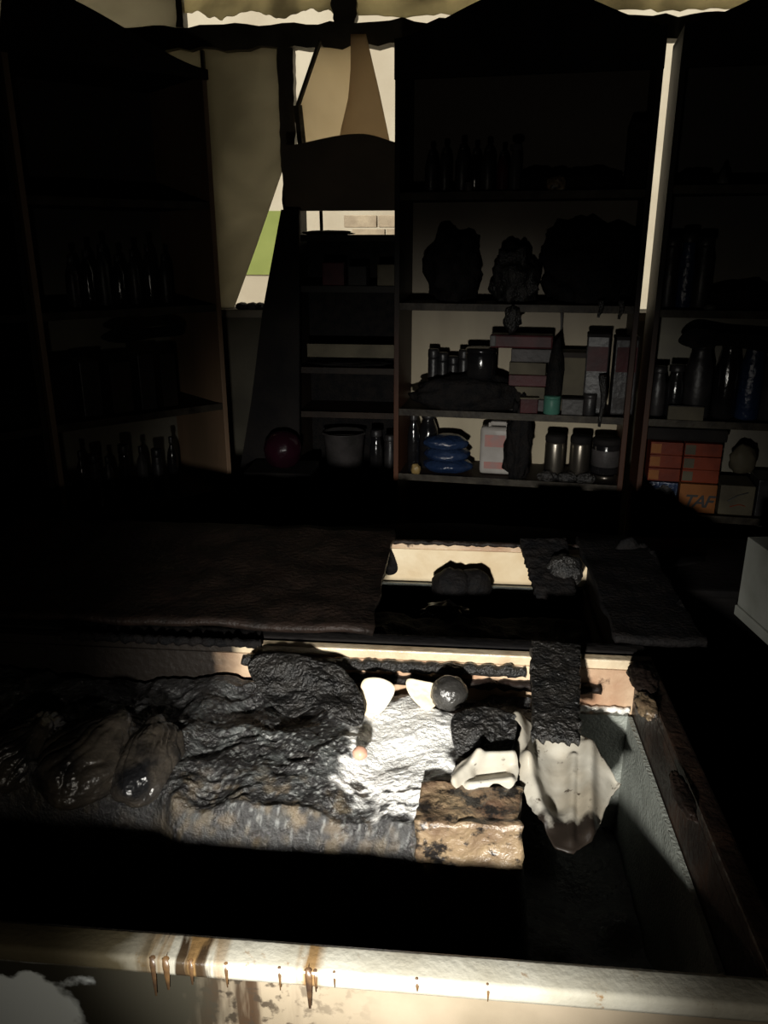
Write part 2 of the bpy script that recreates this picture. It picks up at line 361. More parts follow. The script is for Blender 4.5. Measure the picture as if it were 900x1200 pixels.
# ------------------------------------------------------------------ bookcases
class Unit:
    def __init__(s, ox, oy, deg, depth):
        s.o = Vector((ox, oy, 0)); s.t = math.radians(deg); s.d = depth
        s.ax = Vector((math.cos(s.t), math.sin(s.t), 0)); s.n = Vector((-math.sin(s.t), math.cos(s.t), 0))
    def u(s, px, py, dep=0):
        q = on_plane(px, py, s.o+s.n*dep, s.n); return (q-s.o).dot(s.ax), q.z
    def at(s, px, py, z, dep):
        u, _ = s.u(px, py, dep); q = s.o+s.ax*u+s.n*dep; q.z = z; return q
def bookcase(U, u0, u1, shelves, zside, zpeak, zhead, label, mats, backs=None, th=.018, base=.0, peak=None, hend=None):
    r = empty('bookcase', U.o, U.t, label, 'bookcase'); d = U.d
    ml, mr, ms, me_, mb_, mh = mats
    MB().box(u0, u0+th, 0, d, 0, zside).build('side_panel', ml, r, bev=.002)
    MB().box(u1-th, u1, 0, d, 0, zside).build('side_panel', mr, r, bev=.002)
    for z in shelves:
        sh = MB().box(u0+th, u1-th, .012, d-.008, z-.018, z).build('shelf', ms, r)
        MB().box(u0+th, u1-th, .004, .012, z-.022, z+.003).build('shelf_edge', me_, sh, bev=.001)
    zs = sorted(shelves)
    if backs is None: backs = [(zs[0]-.3, zside-.02)]
    for a, b in backs: MB().box(u0+.004, u1-.004, d-.008, d, a, b).build('back_panel', mb_, r)
    pk = (u0+u1)/2 if peak is None else peak
    pts = [(u0, zhead), (u1, zhead)]; n = 24
    for i in range(n+1):
        x = u1+(u0-u1)*i/n; t = abs(x-pk)/(abs(u1-pk) if x > pk else abs(u0-pk))
        pts.append((x, zside+(zpeak-zside)*(math.cos(min(1, t)*math.pi)*.5+.5)**.8))
    if hend is not None:   # the board dips in a curve before the end panel
        ts = pts[2:]; low = [p for p in ts if p[0] <= hend]
        pts = [(u0, zhead)]+[(hend-.03*k/6-.02, zhead+(low[0][1]-zhead)*((k/6)**2)*.0) for k in range(1)]+[(hend+.05*(k/6)**2, zhead+(low[0][1]-zhead)*k/6*.96) for k in range(7)]+low
    MB().prism(pts, 1, -.012, .006).build('header', mh, r)
    MB().box(u0, u1, 0, d, zside-.02, zside-.002).build('top_board', ms, r)
    MB().box(u0+th, u1-th, .01, .028, 0, max(.07, zs[0]-.33)).build('plinth', 'soot', r)
    return r
UR = Unit(0, 2.85, -6.8, .27)
Z0, Z1, Z2, Z3, Z4 = .755, 1.0, 1.375, 1.735, 2.07
bookcase(UR, -.228, .601, [.40, Z0, Z1, Z2, Z3], 2.19, 2.31, 2.075,
         'tall sooted bookcase with arched top, cream back and red-brown side posts',
         ('wood_side', 'wood_side', 'wood_dark', 'edge', 'back_r', 'soot'))
# right jamb of the opening gives way behind the gap
bookcase(UR, .648, 1.50, [.34, .665, Z1, Z2-.01, Z3+.01], 2.19, 2.31, 2.075,
         'sooted bookcase at the right edge holding orange and red boxes',
         ('wood_side', 'wood_side', 'wood_dark', 'edge', 'back_l', 'soot'))
UL = Unit(-.8, 3.0, 45, .42)
ul0 = UL.u(42, 365)[0]; ul1 = UL.u(268, 500)[0]; ulh = UL.u(196, 80)[0]
bookcase(UL, ul0, ul1, [.32, .665, Z1, 1.362, 1.71], 2.125, 2.285, 2.095,
         'sooted bookcase on the left, brown inner side facing the room',
         ('wood_left', 'wood_left', 'wood_dark', 'edge', 'back_l', 'soot'), peak=ul0+.04)
bookcase(UL, ul0-.80, ul0-.012, [.32, .665, Z1, 1.362, 1.71], 2.33, 2.42, 2.03,
         'black bookcase at the far left edge of the room',
         ('wood_dark', 'wood_dark', 'wood_dark', 'wood_dark', 'char_dull', 'soot'))
UM = Unit(-.35, 3.22, -2, .28)
um0 = UM.u(336, 260)[0]; um1 = UM.u(474, 260)[0]
zh0 = UM.u(400, 247)[1]; zsd = UM.u(345, 171)[1]; zpk = UM.u(430, 157)[1]
zA = UM.u(400, 276)[1]; zB = UM.u(410, 418)[1]; zC = UM.u(400, 432)[1]; zD = UM.u(400, 484)[1]
bookcase(UM, um0, um1, [.42, zD-.30, zD, zC, zA-.19, zA], zsd, zpk, zh0,
         'low dark bookcase with gabled header standing before the window',
         ('wood_dark', 'wood_dark', 'wood_dark', 'wood_dark', 'char_dull', 'header'), backs=[(.1, zA-.02)], peak=(um0+um1)/2+.06)
qs = UM.at(410, 410, zB, .02)
o = MB().box(-.19, .19, -.006, .006, -.052, .0).build('price_rail', 'beige'); o.location = (qs.x+.02, qs.y-.025, zB+.05); o.rotation_euler.z = UM.t
tag(o, 'smoke-browned horizontal board across the middle of the low bookcase', 'board')
# charred board leaning left of the low bookcase
lb = MB(); Lp = [on_y(x, y, 3.16) for x, y in ((331, 246), (309, 366), (296, 470), (268, 640), (352, 640), (352, 246))]
lb.prism([(p.x, p.z) for p in Lp], 1, 3.135, 3.165)
o = lb.build('leaning_board', 'soot'); tag(o, 'black charred board leaning against the low bookcase below the broken pane', 'board')

# ------------------------------------------------------------------ goods on the shelves
S = .00305
def bottle(name, loc, w, h, m, label, cat='bottle', cap='bottle_dark', neck=.35, group=None, sq=(1, 1), prof=None, capw=None):
    r = w/2; e = empty(name, loc, random.uniform(-.3, .3), label, cat, group)
    pr = prof or [(r*.9, 0), (r, h*.03), (r, h*.62), (r*.8, h*.74), (r*neck, h*.84), (r*neck, h*.9)]
    MB().lathe(pr, 20, wob=.05, seed=loc[0]*9, sq=sq).build('body', m, e, True)
    cw = capw or neck*1.25
    MB().lathe([(r*cw, h*.875), (r*cw*1.03, h*.89), (r*cw, h*.99), (r*cw*.9, h)], 16).build('cap', cap, e, True)
    return e
def jar(name, loc, w, h, m, label, cat='jar', cap='bottle_dark', group=None, lab=None, seg=22):
    r = w/2; e = empty(name, loc, random.uniform(-1, 1), label, cat, group)
    MB().lathe([(r*.94, 0), (r, h*.04), (r, h*.80), (r*.93, h*.86)], seg, wob=.02, seed=loc[0]).build('body', m, e, True)
    MB().lathe([(r*.98, h*.84), (r*1.02, h*.86), (r*1.02, h*.96), (r*.93, h)], seg).build('lid', cap, e, True)
    if lab: MB().lathe([(r*1.004, h*.22), (r*1.012, h*.23), (r*1.012, h*.68), (r*1.004, h*.69)], seg).build('paper_label', lab, e, True)
    return e
def carton(name, loc, sx, sy, sz, rz, m, label, cat='box', group=None, lid=None, cr=.003):
    e = empty(name, loc, rz, label, cat, group)
    mb = MB().box(-sx/2, sx/2, -sy/2, sy/2, 0, sz); me = mb.mesh(min(sx, sy, sz)*.06)
    link('body', me, m, e)
    if lid: MB().box(-sx/2-.002, sx/2+.002, -sy/2-.002, sy/2+.002, sz*.93, sz*1.02).build('lid', lid, e, bev=.001)
    else: MB().box(-sx/2*.98, sx/2*.98, -.004, .004, sz, sz+.0012).build('tape', 'beige' if m != 'beige' else 'grey', e)
    return e
A = lambda px, py, z, dep=.09: UR.at(px, py, z, dep)
# top shelf: burnt bottles
row = [(505, 14, 44, 'bottle_dark', 'dark narrow bottle first from the left on the top shelf of the cream-backed bookcase'),
       (521, 14, 46, 'bottle_dark', 'dark narrow bottle second from the left on the top shelf of the cream-backed bookcase'),
       (541, 15, 49, 'bottle_dark', 'grey-streaked dark bottle third from the left on the top shelf'),
       (556, 13, 44, 'glassdark', 'black glossy bottle fourth from the left on the top shelf'),
       (571, 15, 47, 'bottle_dark', 'dark bottle fifth from the left on the top shelf'),
       (588, 13, 41, 'red', 'dark red slim bottle just left of the pale grey bottle')]
for px, w_, h_, m_, lb_ in row:
    bottle('bottle', A(px, 215, Z3+.003, .06), w_*S, h_*S, m_, lb_, group='bottles on the top shelf of the cream-backed bookcase')
bottle('spray_bottle', A(603, 212, Z3+.003, .05), 12*S, 47*S, 'palegrey', 'pale grey slender bottle with wide cap on the top shelf', cap='palegrey', neck=.6, capw=1.05, group='bottles on the top shelf of the cream-backed bookcase')
jar('small_jar', A(549, 219, Z3+.003, .03), 8*S, 10*S, 'palegrey', 'tiny grey tub in front of the dark bottles on the top shelf', cap='palegrey')
tag(lump('burnt_heap', A(632, 218, Z3+.003, .12), (.07, .06, .065), 3, 'char_dull'), 'low black burnt heap right of the pale grey bottle', 'burnt heap')
tag(lump('burnt_heap', A(688, 218, Z3+.003, .12), (.12, .06, .06), 5, 'char_dull'), 'long low black burnt heap on the right half of the top shelf', 'burnt heap')
tag(lump('brown_lump', A(652, 214, Z3+.003, .03), (.03, .025, .045), 8, 'card'), 'small tan-brown lump between two black heaps on the top shelf', 'lump')
carton('scorched_box', A(745, 218, Z3+.003, .10), .075, .12, .20, UR.t, 'char_dull', 'black scorched box at the right end of the top shelf')
# second shelf: melted masses
tag(lump('melted_heap', A(530, 355, Z2+.002, .12), (.095, .09, .235), 11, 'char_dull', amp=.35), 'big black melted heap at the left end of the second shelf', 'burnt heap')
tag(lump('melted_heap', A(602, 355, Z2+.002, .11), (.075, .08, .19), 14, 'char', amp=.4), 'ragged black melted heap in the middle of the second shelf', 'burnt heap')
tag(lump('melted_heap', A(684, 355, Z2+.002, .13), (.155, .10, .27), 17, 'char_dull', amp=.4), 'largest black melted heap at the right of the second shelf', 'burnt heap')
tag(lump('melted_clump', A(601, 362, Z2-.045, -.012), (.028, .018, .045), 19, 'char', flat=False, amp=.4, sub=3), 'knobbly black melted clump hanging off the second shelf edge', 'burnt clump')
def drip(px, y0, y1, U, dep, r0, label, m='char', wig=3):
    pts = []
    for i in range(9):
        t = i/8; q = on_plane(px+wig*math.sin(t*5)*t, y0+(y1-y0)*t, U.o+U.n*dep, U.n); pts.append(q)
    ob = MB().tube(pts, [r0*(1-.65*i/8) for i in range(9)], 8).build('melted_drip', m, None, True)
    return tag(ob, label, 'melted drip')
drip(658, 355, 400, UR, .20, .006, 'thin pale melted strand hanging behind the red package', 'palegrey', 1)
drip(704, 352, 372, UR, -.004, .012, 'short black drip under the second shelf, left of two at its right end')
drip(728, 352, 374, UR, -.004, .012, 'short black melted drip hanging below the second shelf, nearest its right end')
drip(706, 440, 500, UR, -.012, .014, 'long black melted drip hanging from the third shelf between the red-labelled boxes', wig=4)
# third shelf
for i, px in enumerate((507, 518, 530, 542)):
    jar('small_jar', A(px, 470, Z1+.006, .12), 13*S, (66-4*(i % 3))*S, 'bottle_dark',
        'dark capped jar, %s of four behind the long black mass' % ('leftmost', 'second from the left', 'third from the left', 'rightmost')[i], group='row of dark jars on the third shelf')
tag(lump('burnt_mass', A(548, 480, Z1+.003, .045), (.20, .05, .125), 23, 'char_dull', amp=.25), 'long black burnt mass along the left front of the third shelf', 'burnt heap')
hd = jar('round_jar', A(563, 440, Z1+.12, .06), 36*S, 34*S, 'glassdark', 'glossy round black jar with glints sitting on the black mass', cap='glassdark')
st = [(618, 470, 46, 14, 'grey'), (616, 470, 44, 14, 'beige'), (619, 470, 48, 13, 'red'), (617, 470, 42, 14, 'beige'), (620, 470, 46, 15, 'grey')]
z = Z1+.004
for i, (px, py, w_, h_, m_) in enumerate(st):
    carton('packet', A(px, py, z, .10), w_*S, .10, h_*S, UR.t+random.uniform(-.06, .06), m_,
           ('sooted %s packet, %s in the stack under the red package' % ({'grey': 'grey', 'beige': 'beige', 'red': 'dark red'}[m_], ('lowest', 'second up', 'third up', 'fourth up', 'fifth up')[i])), 'packet', 'packets stacked on the third shelf')
    z += h_*S+.0015
z += .001
e = empty('red_package', A(612, 392, z, .08), UR.t, 'long dark red package with a pale end lying on top of the packet stack', 'package')
MB().box(-.108, .108, -.04, .04, 0, .046).build('body', 'red', e, bev=.006)
MB().box(-.110, -.088, -.0415, .0415, .004, .044).build('pale_end', 'palegrey', e, bev=.004)['label'] = 'pale grey end flap'
tag(lump('burnt_lump', A(648, 480, Z1+.003, .055), (.030, .032, .26), 29, 'char_dull', amp=.15, sub=3), 'tall narrow black lump right of the packet stack', 'burnt lump')
carton('shelf_riser', A(672, 470, Z1+.003, .13), .10, .10, .205, UR.t, 'beige', 'small beige box between the black lump and the red-labelled boxes', lid='wood_dark')
for i, (px, lbx) in enumerate(((695, 'left of the two tall dark boxes with red labels on the third shelf'), (727, 'right of the two tall dark boxes with red labels on the third shelf'))):
    e = empty('tall_box', A(px, 478, Z1+.003, .09), UR.t+(.06 if i else -.03), lbx, 'box', 'tall dark boxes on the third shelf')
    MB().box(-.039, .039, -.04, .04, 0, .275-.008*i).build('body', 'bottle_dark', e, bev=.006)
    MB().box(-.034, .034, -.0415, -.040, .15, .235).build('red_label', 'red', e)
    MB().box(-.034, .034, -.0415, -.040, .02, .06).build('pale_strip', 'grey', e)
    MB().box(-.040, .040, -.041, .041, .266-.008*i, .278-.008*i).build('lid', 'soot', e, bev=.002)
jar('small_tub', A(646, 484, Z1+.004, .025), 19*S, 21*S, 'teal', 'small teal green tub at the front edge of the third shelf', 'tub', cap='teal')
carton('pale_carton', A(670, 484, Z1+.004, .03), 24*S, .04, 19*S, UR.t, 'palegrey', 'pale grey small carton right of the teal tub', lid='soot')
carton('brown_carton', A(619, 484, Z1+.004, .028), 20*S, .04, 18*S, UR.t+.1, 'red', 'small dark red carton left of the teal tub', lid='beige')
jar('dark_jar', A(690, 484, Z1+.004, .03), 15*S, 24*S, 'bottle_dark', 'small dark jar right of the pale grey carton on the third shelf')
# lowest visible shelf
for i in range(3):
    o = lump('blue_pack', A(525-i*2, 566, Z0+.003+i*.044, .08), (.092-.004*i, .065, .052), 31+i, 'blue', amp=.10, fr=1.6)
    tag(o, 'glossy dark blue film pack, %s of the stack of three' % ('bottom', 'middle', 'top')[i], 'pack', 'dark blue packs on the lowest shelf')
bottle('black_bottle', A(501, 560, Z0+.003, .12), 25*S, 72*S, 'glassdark', 'black lumpy bottle behind the blue packs on the lowest shelf', neck=.55)
bottle('glass_bottle', A(484, 565, Z0+.003, .04), 15*S, 74*S, 'glassdark', 'glinting black glass bottle at the left end of the lowest shelf', neck=.5)
tag(lump('yellow_lump', A(487, 566, Z0+.003, .012), (.018, .014, .04), 36, 'yellow', sub=3), 'small smoke-yellowed lump at the left end of the lowest shelf', 'lump')
# white jug
e = empty('plastic_jug', A(581, 560, Z0+.003, .09), UR.t, 'white flat plastic jug with faded pink label on the lowest shelf', 'jug')
MB().box(-.062, .062, -.03, .03, 0, .178).build('body', 'white_jug', e, True, bev=.014)
MB().box(-.028, .032, -.016, .016, .182, .198).build('handle', 'white_jug', e, bev=.006)
MB().box(-.034, -.024, -.012, .012, .17, .192).build('grip_post', 'white_jug', e); MB().box(.03, .04, -.012, .012, .17, .192).build('grip_post', 'white_jug', e)
MB().box(-.045, .030, -.0312, -.030, .105, .15).build('front_label', 'pink_label', e)
MB().box(-.045, .045, -.0312, -.030, .022, .048).build('front_label', 'pink_label', e)
tag(lump('melted_mass', A(606, 555, Z0+.003, .03), (.045, .03, .29), 41, 'char_dull', amp=.35), 'tall black melted mass dripping over the shelves beside the white jug', 'burnt mass')
cl = [(648, 24, 50, 'left of the two tall tin cans with black lids on the lowest shelf'), (677, 24, 50, 'right of the two tall tin cans with black lids on the lowest shelf')]
for px, w_, h_, lb_ in cl:
    jar('tin_can', A(px, 563, Z0+.003, .07), w_*S, (h_+3)*S, 'can', lb_, 'can', cap='soot', group='tin cans on the lowest shelf')
e = jar('squat_jar', A(708, 556, Z0+.033, .07), 33*S, 42*S, 'glassdark', 'squat black jar with grey label standing on a pale tray', cap='soot', lab='grey')
tr = empty('foil_tray', A(708, 562, Z0+.003, .07), UR.t, 'pale crumpled tray under the squat black jar', 'tray')
MB().lathe([(.040, 0), (.052, .028), (.054, .028), (.042, 0)], 24).build('dish', 'can', tr, True)
for i, (px, dx) in enumerate(((641, 'before the left tin can'), (664, 'between the two tin cans'), (686, 'before the right tin can'))):
    tag(lump('burnt_scrap', A(px, 568, Z0+.003, .02), (.035, .016, .035), 50+i, 'char'), 'black burnt scrap %s' % dx, 'burnt scrap')

# right-hand bookcase
B = lambda px, py, z, dep=.09: UR.at(px, py, z, dep)
tag(MB().lathe([(.022, 0), (.014, .02), (.004, .045)], 14).build('small_cone', 'palegrey', None, True), 'small pale cone on the top shelf of the orange-box bookcase', 'cone').location = B(848, 202, Z3+.015, .05)
tag(lump('burnt_heap', B(812, 214, Z3+.013, .13), (.06, .06, .04), 61, 'char_dull'), 'low black burnt heap beside the small pale cone', 'burnt heap')
for i, (px, w_, h_, m_) in enumerate(((782, 20, 74, 'bottle_dark'), (801, 18, 78, 'blue'), (820, 20, 74, 'bottle_dark'))):
    bottle('tall_bottle', B(px, 346, Z2-.006, .08), w_*S, h_*S, m_, '%s tall dark bottle beside the pale gap in the right bookcase' % ('leftmost', 'bluish middle', 'rightmost')[i], neck=.75, group='tall bottles on the second shelf of the right bookcase')
tag(lump('burnt_heap', B(868, 348, Z2-.007, .10), (.12, .07, .075), 63, 'char_dull'), 'low black heap right of the tall dark bottles', 'burnt heap')
tag(lump('pale_scrap', B(834, 347, Z2-.007, .02), (.02, .015, .02), 64, 'palegrey', sub=3), 'pale scrap on the shelf edge right of the tall dark bottles', 'scrap')
for i, (px, w_, h_, m_, k) in enumerate(((767, 18, 56, 'bottle_dark', 'dark jar with pale glint beside the post'), (787, 20, 58, 'glassdark', 'glossy black bottle second from the post'),
        (812, 30, 88, 'bottle_dark', 'broad dark bottle with worn label'), (845, 26, 92, 'glassdark', 'tall black glossy bottle right of the broad one'), (873, 26, 90, 'blue', 'dark blue bottle near the right edge'), (897, 22, 84, 'grey', 'grey bottle at the very right edge'))):
    bottle('bottle', B(px, 494, Z1+.003, .08), w_*S, h_*S, m_, k+', third shelf of right bookcase', neck=.7, group='bottles on the third shelf of the right bookcase')
carton('pale_carton', B(802, 494, Z1+.003, .018), 38*S, .02, 15*S, UR.t, 'beige', 'low pale carton standing before the dark bottles of the right bookcase')
sb = sheet('burnt_film', [(795, 400), (812, 385), (850, 390), (900, 394), (930, 400), (900, 412), (850, 405), (815, 408)], UR.o+UR.n*.04+Vector((0, 0, 0)), UR.n, 'char_dull', None, .006, 14, 5)
tag(sb, 'black shrivelled film draped over the bottles of the right bookcase', 'burnt film')
# boxes at the bottom right: red-orange packs stacked, then row beneath
zb = .668
ub = lambda px, py, dep=.07: UR.u(px, py, dep)[0]
def ubox(name, pxa, pxb, py, z0_, z1_, dep, sy, m, label, group=None):
    ua, ub_ = ub(pxa, py, dep), ub(pxb, py, dep); c = UR.o+UR.ax*((ua+ub_)/2)+UR.n*(dep+sy/2); c.z = z0_
    e = empty(name, c, UR.t, label, 'box', group)
    MB().box(-(ub_-ua)/2, (ub_-ua)/2, -sy/2, sy/2, 0, z1_-z0_).build('body', m, e, bev=.003)
    return e, (ub_-ua)
e, w_ = ubox('film_package', 760, 794, 575, zb, .772, .03, .14, 'blue', 'dark blue crinkled package under the red boxes at the left')
lp = lump('crinkled_wrap', (0, -.07, .03), (w_*.4, .012, .06), 71, 'palegrey', e, amp=.5); lp['label'] = 'pale crinkled wrap on the front'
e, w_ = ubox('orange_box', 796, 840, 580, zb, .772, .03, .14, 'orange', 'orange carton with brushed black lettering on its front')
tx = bpy.data.curves.new('lettering', 'FONT'); tx.body = 'TAF'; tx.size = .062; tx.extrude = .0006; tx.align_x = 'CENTER'; tx.shear = .3; tx.offset = .0012; tx.space_character = .85
to = bpy.data.objects.new('lettering', tx); COL.objects.link(to)
dg = bpy.context.evaluated_depsgraph_get(); mt = bpy.data.meshes.new_from_object(to.evaluated_get(dg)); bpy.data.objects.remove(to)
mt.materials.clear(); lo = link('lettering', mt, 'ink', e); lo.location = (0, -.0712, .022); lo.rotation_euler = (math.pi/2, 0, 0); lo['label'] = 'black brushed letters TAF'
e, w_ = ubox('beige_box', 843, 884, 585, zb, .775, .03, .14, 'beige', 'beige carton right of the orange lettered carton')
MB().tube([(-.03, -.0715, .05), (0, -.0715, .072), (.035, -.0715, .085)], .0022, 6).build('printed_stroke', 'ink', e)
MB().tube([(-.02, -.0715, .03), (.01, -.0715, .04), (.03, -.0715, .035)], .0018, 6).build('printed_stroke', 'redorange', e)
e, w_ = ubox('grey_box', 886, 930, 590, zb, .80, .03, .14, 'bottle_dark', 'dark box at the right frame edge beside the beige carton')
for k in range(3):
    for side in range(2):
        pa, pb_ = ((761, 799), (801, 845))[side]
        e, w_ = ubox('red_pack', pa, pb_, 540, .7755+k*.0475, .7755+k*.0475+.046, .035+.004*((k+side) % 2), .13, 'redorange',
             'red-orange box, %s of the %s stack above the orange lettered carton' % (('bottom', 'middle', 'top')[k], ('left', 'right')[side]), 'red-orange boxes stacked in the right bookcase')
        MB().box(-w_/2+.002, -w_/2+.036, -.0662, -.0645, .006, .04).build('pale_end_print', 'orange' if side == 0 else 'beige', e)
ms = empty('burnt_slab', UR.at(800, 515, .92, .10), UR.t, 'black scorched carton lying over the red-orange boxes', 'box')
MB().box(-.14, .14, -.055, .07, 0, .045).build('body', 'soot', ms, bev=.01)
tag(lump('pale_cup', B(872, 530, .81, .09), (.045, .03, .10), 75, 'beige', amp=.2, sub=3), 'crumpled beige packet above the beige carton', 'packet')

# left bookcases
C = lambda px, py, z, dep=.10: UL.at(px, py, z, dep)
for i in range(7):
    px = 88+i*18
    bottle('bottle', C(px, 356, 1.366, .12), 15*S, (56+6*(i % 3))*S, ('bottle_dark', 'glassdark')[i % 2],
           'dark bottle, %s from the left on the second shelf of the left bookcase' % ('first', 'second', 'third', 'fourth', 'fifth', 'sixth', 'seventh')[i], group='dark bottles in the left bookcase')
for i, (px, w_, h_, m_) in enumerate(((68, 40, 58, 'char_dull'), (103, 30, 60, 'bottle_dark'), (138, 34, 56, 'wood_dark'), (168, 26, 62, 'bottle_dark'), (193, 26, 60, 'wood_dark'))):
    carton('smoked_box', C(px, 478, 1.004, .12), w_*S*.74, .12, h_*S*1.05, UL.t, m_, 'smoke-blackened box, %s from the left on the third shelf of the left bookcase' % ('first', 'second', 'third', 'fourth', 'fifth')[i], group='blackened boxes in the left bookcase')
o = sheet('burnt_film', [(118, 395), (140, 384), (175, 384), (212, 380), (214, 392), (180, 396), (140, 402)], UL.o+UL.n*.11, UL.n, 'char_dull', None, .004, 14, 9)
tag(o, 'black film draped over the boxes of the left bookcase', 'burnt film')
for i, px in enumerate((97, 112, 128, 148, 168, 186, 204)):
    (jar if i % 2 else bottle)('small_bottle', C(px, 560, .669, .10), 13*S, (70-6*(i % 3))*S, ('glassdark', 'grey', 'bottle_dark')[i % 3],
        'small dark bottle, %s from the left on the left bookcase\'s lowest shelf' % ('first', 'second', 'third', 'fourth', 'fifth', 'sixth', 'seventh')[i], group='small bottles in the left bookcase')
for i, px in enumerate((8, 24)):
    tag(lump('burnt_heap', C(px, 478, 1.004, .1), (.05, .06, .15), 81+i, 'char_dull'), '%s black heap in the far left bookcase' % ('outer', 'inner')[i], 'burnt heap')

# low bookcase goods
D = lambda px, py, z, dep=.08: UM.at(px, py, z, dep)
for i, (px, w_, h_, m_, lb_) in enumerate(((392, 26, 26, 'red', 'dull reddish packet at the left of the low bookcase'), (420, 22, 22, 'wood_dark', 'dark brown packet in the middle of the low bookcase'), (455, 24, 24, 'beige', 'dull beige packet at the right of the low bookcase'))):
    zz_ = zA-.19+.003
    carton('packet', D(px, 335, zz_, .05), w_*S*1.1, .06, h_*S*1.1, UM.t, m_, lb_, 'packet')
tag(lump('burnt_heap', D(385, 277, zA+.003, .1), (.10, .06, .018), 91, 'char_dull'), 'flat black debris on the top shelf of the low bookcase', 'burnt heap')
tag(lump('burnt_heap', D(410, 432, zC+.003, .1), (.17, .08, .02), 93, 'char_dull'), 'thin black debris on the middle shelf of the low bookcase', 'burnt heap')
for i, (px, w_, h_, m_, lb_) in enumerate(((441, 17, 66, 'glassdark', 'glinting black jar left of the orange-brown post'), (457, 15, 60, 'bottle_dark', 'dark jar nearest the orange-brown post'))):
    bottle('glinting_jar', D(px, 552, zD-.298, .05), w_*S*1.1, h_*S*1.1, m_, lb_, neck=.7)
e = empty('grey_bucket', D(404, 556, zD-.298, .07), .1, 'smoke-greyed bucket on the lower shelf of the low bookcase', 'bucket')
MB().lathe([(.070, 0), (.088, .2), (.092, .205), (.084, .205), (.066, .01)], 28).build('body', 'grey', e, True)
MB().tube([(.09*math.cos(a), -.02-.03*math.sin(a), .2+.0*a) for a in [math.pi*i/12 for i in range(13)]], .003, 6).build('handle', 'grey', e)
o = lump('maroon_ball', (0, 0, 0), (.075, .07, .14), 95, 'maroon', amp=.08, fr=1.2); o.location = on_y(332, 545, 3.02)
tag(o, 'shiny maroon plastic bag left of the grey bucket', 'bag')
zm = o.location.z
tb = tag(empty('low_table', (o.location.x, 3.0, 0)), 'black low stool carrying the maroon bag', 'stool')
MB().box(-.13, .13, -.1, .1, zm-.03, zm).build('top', 'soot', tb, bev=.004)
for sx in (-1, 1):
    for sy in (-1, 1): MB().box(sx*.11-.012, sx*.11+.012, sy*.08-.012, sy*.08+.012, 0, zm-.03).build('leg', 'soot', tb)
# scraps on the sill by the broken pane
for i, (px, py, m_) in enumerate(((284, 368, 'char'), (296, 362, 'palegrey'), (305, 364, 'char'))):
    q = on_y(px, py, WY-.03); tag(lump('glass_scrap', (q.x, q.y, ZS), (.03, .018, .03), 100+i, m_, sub=3), ('black', 'pale', 'dark')[i]+' scrap on the sill under the broken pane', 'scrap')

# added black counter and mound standing in for shade, and the charred table on the right
ct = tag(empty('shade_counter', (0, 0, 0)), 'long added black counter standing in for shade between the second freezer and the bookcases', 'counter')
MB().box(-.93, .95, 2.15, 2.55, 0, .62).build('body', 'soot', ct, bev=.01)
tpm = MB().box(-.95, .97, 2.13, 2.57, .622, .65).build('top', 'soot', ct, bev=.01)
tag(lump('shade_mound', (.05, 2.34, .652), (.70, .18, .06), 111, 'soot', amp=.15), 'wide low black mound added as shade on the counter before the bookcases', 'burnt heap')
tb = tag(empty('charred_table', (0, 0, 0)), 'charred black table right of the freezers carrying the white carton', 'table')
q = on_z(862, 720, .62)
MB().box(.86, 1.75, 1.35, 2.05, .585, .62).build('tabletop', 'soot', tb, bev=.004)
for x in (.9, 1.71):
    for y in (1.39, 2.01): MB().box(x-.025, x+.025, y-.025, y+.025, 0, .585).build('leg', 'soot', tb)
th = math.atan2(on_z(900, 755, .62).y-q.y, on_z(900, 755, .62).x-q.x)
wc = empty('white_carton', q, th, 'dull white carton with a step along its base at the right edge', 'carton')
hq = .225
MB().box(.0, .36, .0, .25, .03, hq).build('body', 'paint_white', wc, bev=.003)
MB().box(-.004, .364, -.004, .25, .0, .028).build('base_step', 'paint_white', wc, bev=.003)

